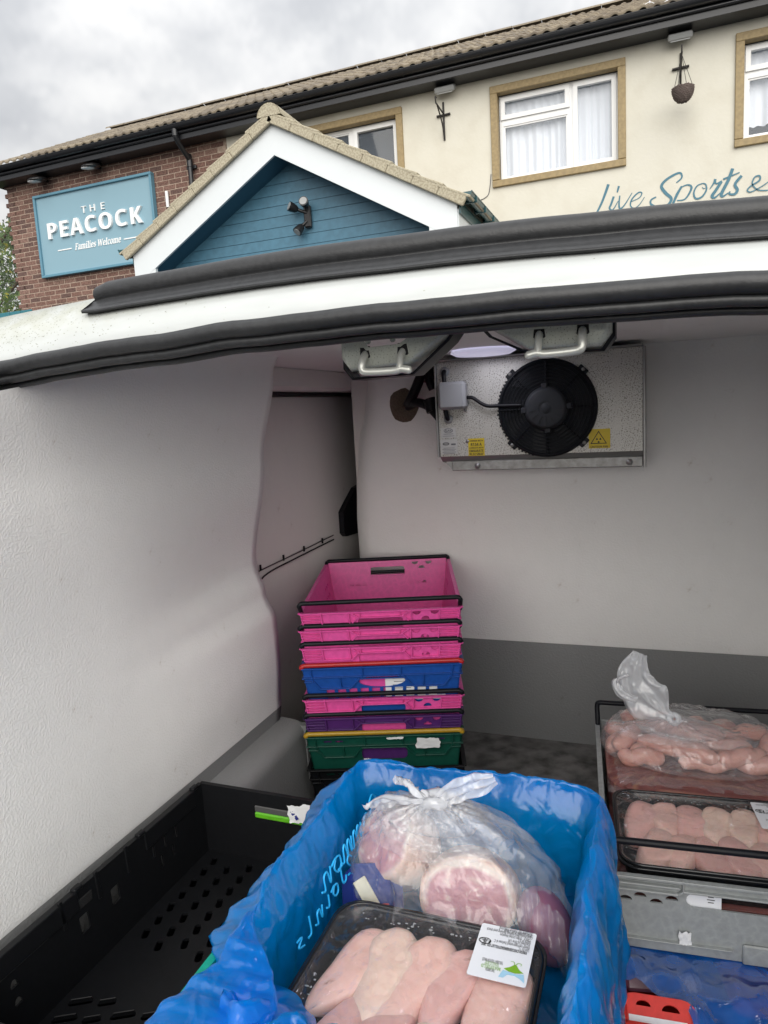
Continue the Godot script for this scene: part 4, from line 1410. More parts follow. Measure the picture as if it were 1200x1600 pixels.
func build_evaporator() -> void:
	var t := thing("cooling_unit", "speckled galvanised cooling unit with black fan hung on the bulkhead", "cooling unit", V(-0.11, 1.44, -2.15))
	var z := -2.05
	var x0 := -0.402; var x1 := 0.178; var y0 := 1.452; var y1 := 1.735
	var b := B.new()
	b.box(V((x0 + x1) / 2, (y0 + y1) / 2, -2.152), V(x1 - x0 - 0.006, y1 - y0 - 0.006, 0.19))
	part(b, "housing", M.zinc, t)
	b = B.new()
	b.box(V((x0 + x1) / 2, (y0 + y1) / 2, z - 0.002), V(x1 - x0, y1 - y0, 0.006), 0.0015)
	part(b, "front_panel", M.galvanised, t)
	b = B.new()
	b.box(V(x1 + 0.0035, (y1 + 1.408) / 2, -2.14), V(0.007, y1 - 1.408, 0.2), 0.0015)
	b.box(V(x0 - 0.003, (y0 + y1) / 2, -2.14), V(0.006, y1 - y0, 0.196), 0.0015)
	b.box(V((x0 + x1) / 2, y1 + 0.003, z - 0.02), V(x1 - x0, 0.006, 0.06), 0.0015)
	part(b, "side_flange", M.zinc_edge, t)
	b = B.new()
	b.quad(V(x0, y0, z), V(x1, y0, z), V(x1, 1.437, z - 0.012), V(x0 + 0.004, 1.437, z - 0.012))
	b.quad(V(x0 + 0.004, 1.437, z - 0.012), V(x0, y0, z), V(x0 - 0.003, y0, z - 0.1), V(x0 + 0.034, 1.41, z - 0.1))
	var tri_face := PackedVector2Array([Vector2(x0, y0), Vector2(x0 + 0.034, 1.409), Vector2(x0 + 0.034, y0)])
	b.xf = Transform3D(Basis(), V(0, 0, z - 0.014)); b.slab(tri_face, 0.1); b.xf = Transform3D()
	part(b, "drip_edge", M.zinc_edge, t)
	b = B.new()
	b.box(V((x0 + 0.034 + x1) / 2, 1.4235, z - 0.05), V(x1 - x0 - 0.036, 0.029, 0.09), 0.002)
	part(b, "drip_tray", M.zinc, t)
	for x in [-0.288, 0.142]:
		b = B.new()
		b.xf = Transform3D(Basis(V(1, 0, 0), PI / 2), V(x, 1.4225, z - 0.003))
		b.lathe([Vector2(0, 0.006), Vector2(0.0045, 0.0055), Vector2(0.006, 0.003), Vector2(0.0085, 0.002), Vector2(0.009, 0.0)], 12)
		part(b, "bolt", M.zinc_edge, t)
	for p in [Vector2(-0.322, 1.645), Vector2(-0.318, 1.59), Vector2(-0.314, 1.497)]:
		b = B.new()
		b.xf = Transform3D(Basis(V(1, 0, 0), PI / 2), V(p.x, p.y, z + 0.001))
		b.lathe([Vector2(0, 0.004), Vector2(0.003, 0.0035), Vector2(0.0045, 0.002), Vector2(0.006, 0.001), Vector2(0.006, 0.0)], 10)
		part(b, "rivet", M.zinc_edge, t)
	# fan: shroud, guard rings, blades and motor
	var fc := V(-0.079, 1.583, z)
	var face := Basis(V(1, 0, 0), PI / 2)
	var R := 0.139
	b = B.new()
	b.xf = Transform3D(face, fc)
	b.lathe([Vector2(0.0, 0.002), Vector2(R - 0.012, 0.003), Vector2(R - 0.008, 0.012), Vector2(R - 0.003, 0.012), Vector2(R, 0.006), Vector2(R + 0.001, 0.0)], 48)
	b.xf = Transform3D(Basis(), fc)
	for k in 4:
		var a := PI / 4 + PI / 2 * k
		b.box(V(cos(a) * R * 1.0, sin(a) * R * 1.0, 0.004), V(0.03, 0.022, 0.006), 0.002, Basis(V(0, 0, 1), a + PI / 2))
	for k in 26:                                     # ragged frost tape along the left rim
		var a := PI * 0.78 + PI * 0.62 * k / 25.0
		b.box(V(cos(a), sin(a), 0) * (R + 0.001) + V(0, 0, 0.003), V(0.006 * (0.4 + rng.randf()), 0.006, 0.004), 0.001, Basis(V(0, 0, 1), a))
	var fan := part(b, "fan", M.fan_black, t)
	for k in 4:
		var a := PI / 4 + PI / 2 * k
		b = B.new()
		b.xf = Transform3D(face, fc + V(cos(a), sin(a), 0) * (R * 1.035) + V(0, 0, 0.007))
		b.lathe([Vector2(0, 0.003), Vector2(0.004, 0.002), Vector2(0.0055, 0.0)], 10)
		part(b, "screw", M.zinc, fan)
	for k in 7:
		b = B.new()
		var rows := []
		for i in 5:
			var r := lerpf(0.055, R - 0.016, i / 4.0)
			var row := PackedVector3Array()
			for j in 4:
				var a := TAU * k / 7.0 + 0.5 * (j / 3.0) + 0.25 * i / 4.0
				row.append(fc + V(cos(a) * r, sin(a) * r, 0.004 + 0.006 * j / 3.0))
			rows.append(row)
		b.grid(rows)
		part(b, "blade", M.fan_black, fan)
	b = B.new()
	for k in 8:
		var ring := []
		var r := 0.064 + 0.0098 * k
		for i in 40: ring.append(fc + V(cos(TAU * i / 40) * r, sin(TAU * i / 40) * r, 0.019 - 0.007 * pow(k / 7.0, 3.0)))
		b.tube(ring, 0.0016, 5, true)
	for k in 8:
		var a := TAU * k / 8.0
		b.tube([fc + V(cos(a) * 0.055, sin(a) * 0.055, 0.0165), fc + V(cos(a) * (R - 0.006), sin(a) * (R - 0.006), 0.011)], 0.0026 if k % 2 else 0.0035, 5)
	part(b, "guard", M.guard_black, fan)
	b = B.new()
	b.xf = Transform3D(face, fc + V(0, 0, 0.012))
	b.lathe([Vector2(0, 0.022), Vector2(0.012, 0.022), Vector2(0.0125, 0.0195), Vector2(0.02, 0.019), Vector2(0.0205, 0.021), Vector2(0.05, 0.02), Vector2(0.056, 0.016), Vector2(0.0575, 0.010), Vector2(0.061, 0.0095), Vector2(0.061, 0.0)], 40)
	b.xf = Transform3D(Basis(), fc)
	for k in 4:
		var a := PI / 2 * k + 0.06
		b.box(V(cos(a) * 0.063, sin(a) * 0.063, 0.018), V(0.016, 0.018, 0.012), 0.003, Basis(V(0, 0, 1), a))
	for k in 7:
		var a := PI * 1.05 + PI * 0.9 * k / 6.0
		b.box(V(cos(a) * 0.036, sin(a) * 0.036, 0.0335), V(0.024, 0.0022, 0.002), 0.0, Basis(V(0, 0, 1), a))
	part(b, "motor", M.motor_black, fan)
	# junction box and cables
	b = B.new()
	b.box(V(-0.349, 1.634, z + 0.02), V(0.083, 0.081, 0.04), 0.008)
	part(b, "junction_box", M.box_grey, t)
	for q in [[V(-0.376, 1.706, z + 0.001), 1.67], [V(-0.371, 1.566, z + 0.001), 1.598]]:
		b = B.new()
		b.xf = Transform3D(face, q[0])
		b.lathe([Vector2(0.004, 0.005), Vector2(0.009, 0.006), Vector2(0.013, 0.004), Vector2(0.0145, 0.0)], 16)
		part(b, "grommet", M.box_grey, t)
		b = B.new()
		b.tube(curve([q[0] + V(0, 0, -0.005), q[0] + V(0, -0.004 if q[1] > 1.63 else 0.004, 0.014), V(q[0].x + (0.002 if q[1] > 1.63 else -0.004), q[1], z + 0.018)], 5), 0.0068, 9)
		part(b, "cable", M.black_plastic, t)
	b = B.new()
	b.tube(curve([V(-0.31, 1.626, z + 0.016), V(-0.29, 1.624, z + 0.018), V(-0.265, 1.607, z + 0.02), V(-0.245, 1.598, z + 0.02), V(-0.215, 1.597, z + 0.016), V(-0.15, 1.595, z + 0.018)], 6), 0.0055, 9)
	part(b, "cable", M.black_plastic, t)
	# stickers
	var sz := z + 0.0022
	for q in [[-0.288, 1.479, 0.049, 0.052], [0.063, 1.491, 0.058, 0.054]]:
		b = B.new()
		b.box(V(q[0], q[1], sz), V(q[2], q[3], 0.0012))
		var st := part(b, "sticker", M.sticker_yellow, t)
		var zz := sz + 0.0008
		if q[0] < 0:
			var lines := [["CHARGE WITH", 0.0045, 0.040, 0.019], ["R134 A", 0.0085, 0.033, 0.008], ["LUBRICATE WITH", 0.0045, 0.042, -0.002], ["EMKARATE", 0.0072, 0.042, -0.011], ["RL32 SMAF", 0.0072, 0.042, -0.0205]]
			for l in lines:
				part(moved(fit_width(text(l[0], l[1], 0.0004, true), l[2]), Transform3D(Basis(), V(q[0], q[1] + l[3], zz))), "print", M.ink, st)
		else:
			b = B.new()
			var o := PackedVector2Array([Vector2(-0.0225, -0.0145), Vector2(0.0225, -0.0145), Vector2(0, 0.022)])
			var i := PackedVector2Array([Vector2(-0.0185, -0.0122), Vector2(0.0185, -0.0122), Vector2(0, 0.0178)])
			b.xf = Transform3D(Basis(), V(q[0] - 0.002, q[1], zz))
			b.panel(o, [i], 0.0004)
			for k in 3:                              # three fan blades round a hub
				var a := TAU * k / 3.0 + PI / 2 + PI
				var f := PackedVector2Array()
				for j in 8:
					var aa := a - 0.5 + j / 7.0
					f.append(Vector2(cos(aa), sin(aa)) * 0.0075 + Vector2(0, -0.004))
				f.append(Vector2(cos(a), sin(a)) * 0.0018 + Vector2(0, -0.004))
				b.slab(f, 0.0004)
			part(b, "print", M.ink, st)
			part(moved(fit_width(text("CAUTION FAN", 0.0055, 0.0004, true), 0.046), Transform3D(Basis(), V(q[0] - 0.001, q[1] - 0.0225, zz))), "print", M.ink, st)
	for q in [[-0.372, 1.525, 0.046, 0.03, 0.0145], [-0.372, 1.483, 0.052, 0.044, 0.0105]]:
		b = B.new()
		b.box(V(q[0], q[1], sz), V(q[2], q[3], 0.0012))
		var st := part(b, "sticker", M.sticker_silver, t)
		b = B.new()
		var cy: float = q[1] + q[3] * 0.2
		var cxx: float = q[0] - (0.0 if q[2] < 0.05 else 0.009)
		var el := PackedVector2Array(); var el2 := PackedVector2Array()
		for k in 20:
			var a := TAU * k / 20
			el.append(Vector2(cos(a) * q[4], sin(a) * q[4] * 0.48)); el2.append(Vector2(cos(a) * (q[4] - 0.0014), sin(a) * (q[4] * 0.48 - 0.0014)))
		b.xf = Transform3D(Basis(), V(cxx, cy, sz + 0.001))
		b.panel(el, [el2], 0.0004)
		b.xf = Transform3D()
		for k in (2 if q[2] < 0.05 else 5): b.box(V(q[0], q[1] - 0.004 - k * (0.006 if q[2] < 0.05 else 0.0042), sz + 0.0008), V(q[2] * (0.8 if k % 2 else 0.66), 0.0012, 0.0004))
		if q[2] > 0.05: b.box(V(q[0] + 0.014, cy - 0.002, sz + 0.0008), V(0.014, 0.005, 0.0004))
		part(b, "print", M.ink_grey, st)
		part(moved(fit_width(text("GAH", q[4] * 0.42, 0.0004, true), q[4] * 1.3), Transform3D(Basis(), V(cxx, cy, sz + 0.001))), "print", M.ink_grey, st)
	# foamed hole and refrigerant hoses
	b = B.new()
	var rows := []
	for i in 7:
		var f := i / 6.0
		var row := PackedVector3Array()
		for k in 22:
			var a := TAU * k / 22.0
			var rr := 0.052 * f * (1.0 + 0.12 * wob.get_noise_2d(cos(a) * 60, sin(a) * 60))
			row.append(V(-0.578 + rr * cos(a), 1.615 + rr * sin(a) * 1.1, -2.247 + 0.012 * (1.0 - f * f) + 0.004 * wob.get_noise_2d(rr * 900, a * 40)))
		rows.append(row)
	b.grid(rows, true, true)
	part(b, "foam_patch", M.foam, t)
	b = B.new()
	b.ball(V(-0.475, 1.712, -2.235), V(0.05, 0.03, 0.022), 14, 8)
	part(b, "foam_patch", M.foam, t)
	b = B.new()
	b.tube(curve([V(-0.565, 1.618, -2.25), V(-0.54, 1.63, -2.2), V(-0.515, 1.66, -2.18), V(-0.495, 1.70, -2.18), V(-0.48, 1.73, -2.19)], 6), 0.0165, 10)
	b.tube(curve([V(-0.565, 1.608, -2.25), V(-0.52, 1.622, -2.19), V(-0.47, 1.61, -2.16), V(-0.43, 1.575, -2.14), V(-0.402, 1.535, -2.14)], 6), 0.0145, 10)
	b.tube(curve([V(-0.462, 1.73, -2.18), V(-0.462, 1.69, -2.17), V(-0.452, 1.66, -2.17)], 5), 0.013, 10)
	b.tube([V(-0.46, 1.63, -2.155), V(-0.448, 1.59, -2.15)], 0.021, 10)
	b.tube([V(-0.475, 1.700, -2.17), V(-0.415, 1.695, -2.16)], 0.006, 6)
	part(b, "hose", M.black_plastic, t)

# ---------------------------------------------------------------- crates
func crate(t: Node3D, W: float, L: float, H: float, body: String, style: String, arm := "arm_black", arm_front := 0.012, arm_back := 0.012, tp := 0.016) -> void:
	var m: Material = M[body]
	var hw := W / 2; var hl := L / 2
	for s in [1.0, -1.0]:
		var face := func(p: Vector3) -> Vector3:
			var ins := tp * (1.0 - p.y / H)
			return V(p.x * (hw - ins) / hw, p.y, s * (hl - ins + p.z))
		var side := func(p: Vector3) -> Vector3:
			var ins := tp * (1.0 - p.y / H)
			return V(s * (hw - ins + p.z), p.y, p.x * (hl - ins) / hl)
		# --- end panels
		var holes := []
		if style == "bale":
			holes.append(rrect(0, H - 0.036, 0.118, 0.032, 0.008))
			for q in [[0.094, -0.012, true], [0.117, -0.025, false], [0.140, -0.012, true]]: holes.append(dome(q[0], H + q[1], 0.022, 0.010, q[2]))
			for x in [-0.13, -0.107, -0.084, 0.084, 0.107, 0.13]: holes.append(dome(x, H - 0.075, 0.017, 0.009, false))
		elif style == "window":
			var el := PackedVector2Array()
			for k in 20: el.append(Vector2(0.062 * cos(TAU * k / 20), H - 0.044 + 0.017 * sin(TAU * k / 20)))
			holes.append(el)
			for i in 10:
				for j in 2: holes.append(rect(-0.153 + i * 0.031, H - 0.0735 - j * 0.0155, -0.131 + i * 0.031, H - 0.0625 - j * 0.0155))
		elif style == "oval":
			holes.append(rrect(0, H - 0.055, 0.125, 0.034, 0.012))
			for x in [-0.15, -0.12, 0.12, 0.15]: holes.append(rrect(x, H - 0.016, 0.022, 0.006, 0.002))
		elif style == "tray":
			holes.append(rrect(0.0, H - 0.037, 0.148, 0.026, 0.012))
			for x in [-0.15, -0.105, 0.105, 0.15]: holes.append(rrect(x, H - 0.0078, 0.036, 0.0045, 0.001))
			for q in [[-0.172, -0.046], [-0.148, -0.037], [-0.122, -0.046], [-0.097, -0.037], [0.097, -0.037], [0.122, -0.046], [0.148, -0.037], [0.172, -0.046]]: holes.append(dome(q[0], H + q[1], 0.021, 0.0085))
		elif style == "deep":
			holes.append(rrect(0.005, H - 0.042, 0.13, 0.026, 0.007))
		var b := B.new()
		b.warp = face
		b.panel(rect(-hw, 0, hw, H), holes, 0.0035)
		part(b, "end_panel", m, t, true)
		# --- ribs and band of the end panel
		b = B.new()
		b.warp = face
		var bars := []
		if style == "bale":
			bars = [[-hw, -0.002, hw, -0.002, 0.004], [-hw, -0.034, -0.077, -0.034, 0.0035], [-0.077, -0.034, -0.060, -0.017, 0.0035], [-0.06, -0.017, 0.06, -0.017, 0.003], [0.06, -0.017, 0.077, -0.034, 0.0035], [0.077, -0.034, hw, -0.034, 0.0035],
				[-hw, -0.018, -0.152, -0.018, 0.003], [0.152, -0.018, hw, -0.018, 0.003], [-hw, -0.010, -0.152, -0.010, 0.0016], [-hw, -0.026, -0.152, -0.026, 0.0016], [0.152, -0.010, hw, -0.010, 0.0016], [0.152, -0.026, hw, -0.026, 0.0016],
				[-0.152, -0.034, -0.152, 0.0, 0.0035], [-0.080, -0.034, -0.080, 0.0, 0.003], [0.080, -0.034, 0.080, 0.0, 0.003], [0.152, -0.034, 0.152, 0.0, 0.0035], [-0.078, -0.002, -0.056, -0.016, 0.003], [0.078, -0.002, 0.056, -0.016, 0.003], [-0.052, -0.016, -0.052, -0.002, 0.0025], [0.052, -0.016, 0.052, -0.002, 0.0025],
				[-hw + 0.0015, -0.034, -hw + 0.0015, 0, 0.003], [hw - 0.0015, -0.034, hw - 0.0015, 0, 0.003]]
		elif style == "window" or style == "oval":
			bars = [[-hw, -0.002, hw, -0.002, 0.004], [-hw, -0.038, -hw + 0.025, -0.038, 0.003], [-hw + 0.025, -0.038, -hw + 0.04, -0.060, 0.003], [hw - 0.025, -0.038, hw - 0.04, -0.060, 0.003], [hw, -0.038, hw - 0.025, -0.038, 0.003], [-hw + 0.04, -0.060, -0.085, -0.060, 0.003], [0.085, -0.060, hw - 0.04, -0.060, 0.003], [-0.085, -0.060, -0.06, -0.034, 0.003], [0.085, -0.060, 0.06, -0.034, 0.003],
				[-hw, -0.027, hw, -0.027, 0.0025], [-0.05, -0.027, -0.05, 0, 0.003], [0.05, -0.027, 0.05, 0, 0.003], [-hw + 0.022, -0.036, -hw + 0.022, 0, 0.003], [hw - 0.022, -0.036, hw - 0.022, 0, 0.003], [-0.06, -0.034, 0.06, -0.034, 0.0025], [-0.11, -0.06, -0.11, -0.03, 0.0025], [0.11, -0.06, 0.11, -0.03, 0.0025]]
		elif style == "tray":
			bars = [[-hw, -0.002, hw, -0.002, 0.005], [-hw, -0.0135, -0.085, -0.0135, 0.003], [-hw, -0.026, -0.087, -0.026, 0.004], [0.087, -0.026, hw, -0.026, 0.004], [0.085, -0.0135, hw, -0.0135, 0.003], [-0.087, -0.026, -0.079, -0.019, 0.004], [0.087, -0.026, 0.079, -0.019, 0.004], [-0.079, -0.019, 0.079, -0.019, 0.0035],
				[-hw + 0.014, -0.026, -hw + 0.014, 0, 0.003], [-0.079, -0.02, -0.079, 0, 0.003], [0.079, -0.02, 0.079, 0, 0.003], [hw - 0.014, -0.026, hw - 0.014, 0, 0.003], [-hw, -H + 0.022, 0.0, -H + 0.022, 0.0015]]
		else:
			bars = [[-hw, -0.003, hw, -0.003, 0.006], [-hw, -0.03, -0.085, -0.03, 0.0025], [0.085, -0.03, hw, -0.03, 0.0025], [-0.075, -0.024, 0.085, -0.024, 0.0025], [-0.075, -0.06, 0.085, -0.06, 0.0025]]
		for q in bars:
			var a := Vector2(q[0], H + q[1]); var d := Vector2(q[2], H + q[3])
			var mid := (a + d) / 2
			b.box(V(mid.x, mid.y, 0.003), V(a.distance_to(d) + q[4] * 0.8, q[4], 0.009), 0.0009, Basis(V(0, 0, 1), (d - a).angle()))
		part(b, "rib", m, t, true)
		# --- long side panels
		holes = []
		if style == "deep":
			for x in [-0.215, -0.155, 0.11, 0.17]: holes.append(rrect(x, H - 0.017, 0.046, 0.006, 0.002))
			for x in [-0.02, 0.055]: holes.append(rrect(x, H - 0.062, 0.02, 0.03, 0.003))
			for q in [[0.20, -0.055], [0.235, -0.06], [0.27, -0.065], [0.20, -0.085], [0.24, -0.09], [0.275, -0.1]]: holes.append(dome(q[0], H + q[1], 0.014, 0.012))
			for q in [[-0.13, -0.05], [-0.165, -0.05], [-0.2, -0.05], [-0.15, -0.08], [-0.185, -0.08]]: holes.append(rrect(q[0], H + q[1], 0.006, 0.022, 0.002))
		elif style == "bale":
			for x in [-0.2, -0.17, -0.14, 0.14, 0.17, 0.2]:
				holes.append(dome(x, H - 0.05, 0.02, 0.01)); holes.append(dome(x, H - 0.08, 0.02, 0.01))
		elif style == "tray":
			for x in [-0.2, -0.15, -0.1, 0.1, 0.15, 0.2]: holes.append(rrect(x, H - 0.035, 0.03, 0.007, 0.002))
		b = B.new()
		b.warp = side
		b.panel(rect(-hl, 0, hl, H), holes, 0.0035)
		part(b, "side_panel", m, t, true)
		b = B.new()
		b.warp = side
		b.box(V(0, H - 0.002, 0.003), V(L, 0.004, 0.009), 0.0009)
		b.box(V(0, H - 0.032, 0.003), V(L, 0.003, 0.008), 0.0009)
		for k in 9: b.box(V(-hl + L * (k + 0.5) / 9.0, H - 0.017, 0.003), V(0.003, 0.03, 0.007), 0.0009)
		if style == "deep":
			for x in [-0.19, 0.14]:
				b.box(V(x, H - 0.017, -0.004), V(0.16, 0.034, 0.004), 0.0012)
				for e in [-0.085, 0.085]: b.box(V(x + e, H + 0.001, 0.0), V(0.02, 0.008, 0.012), 0.002)
			for x in [-0.06, 0.015, 0.095]: b.box(V(x, H - 0.02, -0.0035), V(0.008, 0.05, 0.005), 0.001)
		part(b, "rib", m, t, true)
	# --- floor
	var b := B.new()
	var holes := []
	if style == "deep":
		for i in 8:
			for j in 5:
				holes.append(turned(rrect(0, 0, 0.040 if i % 2 == 0 else 0.030, 0.0105, 0.005, 2), 0.5, -0.15 + i * 0.043, -(0.255 - j * 0.034 - (0.012 if i % 2 else 0.0))))
			for j in 7:
				holes.append(turned(rrect(0, 0, 0.026, 0.0125, 0.005, 2), 1.95, -0.15 + i * 0.043, 0.255 - j * 0.036 - (0.018 if i % 2 else 0.0)))
	elif style == "bale":
		for i in 6:
			for j in 6: holes.append(rrect(-0.13 + i * 0.052, -0.2 + j * 0.08, 0.02, 0.03, 0.006, 2))
	b.xf = Transform3D(Basis(V(1, 0, 0), -PI / 2), V(0, 0.006, 0))
	b.panel(rrect(0, 0, W - 2 * tp - 0.001, L - 2 * tp - 0.001, 0.01), holes, 0.005)
	if style == "deep":
		b.xf = Transform3D()
		for i in 8:                                   # lips round the slots
			for j in 5:
				var hx := -0.15 + i * 0.043; var hz := 0.255 - j * 0.034 - (0.012 if i % 2 else 0.0)
				b.box(V(hx, 0.0075, hz) + V(-0.0027, 0, -0.005), V(0.034 if i % 2 == 0 else 0.026, 0.004, 0.0022), 0.0008, Basis(V(0, 1, 0), 0.5))
	part(b, "base", m, t, true)
	# --- swing arms
	if arm != "":
		for s in [1.0, -1.0]:
			var up: float = arm_front if s > 0 else arm_back
			b = B.new()
			var y := H + up; var z: float = s * (hl + 0.001)
			var x := hw + 0.001
			b.tube(curve([V(-x, H - 0.012, z - s * 0.03), V(-x, H + up * 0.4, z - s * 0.008), V(-x, y - 0.006, z), V(-x + 0.007, y, z), V(-x + 0.03, y, z), V(0, y, z), V(x - 0.03, y, z), V(x - 0.007, y, z), V(x, y - 0.006, z), V(x, H + up * 0.4, z - s * 0.008), V(x, H - 0.012, z - s * 0.03)], 4), 0.0062, 8)
			part(b, "bale_arm", M[arm], t, true)

func scrap(t: Node3D, called: String, m: Material, at: Vector3, w: float, h: float, turn: float) -> MeshInstance3D:      # a torn, curling label
	var b := B.new()
	b.xf = Transform3D(Basis(V(0, 1, 0), turn), at)
	var rows := []
	for j in 9:
		var row := PackedVector3Array()
		for i in 13:
			var u := i / 12.0; var v := j / 8.0
			var e := 0.12 * wob.get_noise_2d(u * 90 + at.x * 900, v * 90)
			row.append(V((u - 0.5 + (e if i == 0 or i == 12 else 0.0)) * w, (v - 0.5 + (e * 1.5 if j == 0 or j == 8 else 0.0)) * h, 0.002 + 0.0025 * absf(ridge(V(u * 2.4, v * 2.0, at.x * 9)))))
		rows.append(row)
	b.grid(rows, false, true)
	return part(b, called, m, t, true)

func build_stack() -> void:
	var sx := -0.543; var sz := -1.88; var turn := asin(0.315)
	var g := "nested crates stacked in the van's far left corner"
	var list := [
		["pink_crate", 1.10, 0.17, "pink", "bale", "arm_black", 0.026, 0.006, "open pink crate with black arms, topmost of the stack"],
		["pink_crate", 1.053, 0.17, "pink", "bale", "arm_black", 0.012, 0.008, "pink crate second from the top of the stack, white paper in its hand hole"],
		["pink_crate", 1.006, 0.17, "pink", "bale", "arm_black", 0.012, 0.008, "pink crate third from the top of the stack, above the red arm"],
		["blue_crate", 0.953, 0.19, "crate_blue", "window", "arm_red", 0.007, 0.006, "blue crate with square windows and a red arm in the crate stack"],
		["pink_crate", 0.866, 0.17, "pink", "bale", "arm_black", 0.012, 0.008, "pink crate low in the stack, between the blue and purple crates"],
		["purple_crate", 0.815, 0.17, "purple", "bale", "arm_black", 0.010, 0.008, "purple crate low in the stack above the yellow arm"],
		["green_crate", 0.763, 0.19, "crate_green", "oval", "arm_yellow", 0.008, 0.006, "dark green crate with a yellow arm and torn white label in the stack"],
		["black_crate", 0.672, 0.192, "crate_black", "oval", "", 0.0, 0.0, "black crate at the very bottom of the crate stack"]]
	for k in list.size():
		var q: Array = list[k]
		var t := thing(q[0], q[8], "crate", V(sx + rng.randf_range(-0.0015, 0.0015) + 0.006 * (list.size() - k - 7) / 7.0, q[1] - q[2], sz), turn + rng.randf_range(-0.006, 0.006), g)
		var off := 0.0
		crate(t, 0.408 if q[4] != "window" else 0.412, 0.594, q[2], q[3], q[4], q[5], q[6], q[7], 0.024)
		var zf := 0.297
		if k == 1: scrap(t, "paper_scrap", M.torn_paper, V(0.04, q[2] - 0.04, zf - 0.02), 0.022, 0.02, 0.0)
		if k == 2:
			var b := B.new()
			b.box(V(0.083, 0.062, 0.2838), V(0.155, 0.09, 0.001))
			var o := part(b, "label", M.torn_paper, t, true)
			b = B.new()
			for i in 6: b.box(V(0.05, 0.095 - 0.009 * i, 0.2846), V(0.05 - 0.006 * (i % 2), 0.0016, 0.0008))
			part(b, "print", M.ink_grey, o, true)
		if k == 6:
			scrap(t, "torn_label", M.torn_paper, V(0.115, q[2] - 0.020, zf + 0.009), 0.062, 0.026, 0.0)
			scrap(t, "torn_label", M.torn_paper, V(0.03, q[2] - 0.004, zf + 0.009), 0.04, 0.006, 0.0)
			scrap(t, "torn_label", M.torn_paper, V(-0.045, q[2] - 0.07, zf - 0.003), 0.02, 0.012, 0.0)

func build_left_crate() -> void:
	var at := V(-0.516, 0.673, -0.87)
	var t := thing("black_crate", "large empty black crate with slotted floor against the left side wall", "crate", at)
	crate(t, 0.398, 0.60, 0.152, "crate_black", "deep", "", 0, 0, 0.012)
	# green grip in the hand hole of the far end, torn label stuck beside it
	var b := B.new()
	b.box(V(-0.004, 0.1045, -0.2925), V(0.118, 0.013, 0.006), 0.003)
	part(b, "hand_grip", M.grip_green, t, true)
	b = B.new()
	b.box(V(-0.004, 0.1175, -0.2935), V(0.118, 0.014, 0.004), 0.002)
	part(b, "hand_hole_lining", M.slot_grey, t, true)
	var o := scrap(t, "torn_label", M.torn_paper, V(0.047, 0.125, -0.289), 0.05, 0.042, 0.15)
	b = B.new()
	for q in [[0.032, 0.128], [0.040, 0.119]]: b.box(V(q[0], q[1], -0.2838), V(0.007, 0.009, 0.001), 0.0, Basis(V(0, 0, 1), 0.6))
	part(b, "print", M.print_navy, o, true)
	for x in [0.11]:
		b = B.new()
		b.box(V(-0.1932, 0.128, 0.2), V(0.0015, 0.026, 0.15), 0.0008)
		b.box(V(-0.1932, 0.126, 0.06), V(0.0015, 0.018, 0.06), 0.0008)
		part(b, "worn_patch", M.worn_black, t, true)
	t = thing("black_crate", "black crate under the large empty one by the left wall", "crate", V(-0.516, 0.476, -0.87))
	crate(t, 0.398, 0.60, 0.19, "crate_black", "oval", "", 0, 0, 0.012)

# ---------------------------------------------------------------- food
func fillet(at: Vector3, r: Vector3, turn: float, s: int) -> B:       # a chicken breast: a flattened tear drop
	var b := B.new()
	b.xf = Transform3D(Basis(V(0, 1, 0), turn), at)
	var rows := []
	for i in 15:
		var t := PI * i / 14.0
		var row := PackedVector3Array()
		for k in 22:
			var a := TAU * k / 22.0
			var z := -cos(t)
			var w := sin(t) * (1.0 - 0.28 * z) * (1.0 + 0.1 * sin(a * 2 + s))
			var p := V(r.x * w * signf(cos(a)) * pow(absf(cos(a)), 0.8), r.y * w * signf(sin(a)) * pow(absf(sin(a)), 0.75) * 0.9, r.z * z)
			p.y = minf(p.y, r.y * (0.70 + 0.05 * sin(z * 3.0 + s)))
			p.x += r.x * 0.22 * sin(z * 2.2 + s)
			p += p.normalized() * 0.0035 * wob.get_noise_3d(p.x * 900 + s * 70, p.y * 900, p.z * 900)
			row.append(p)
		rows.append(row)
	b.grid(rows, true, true)
	return b

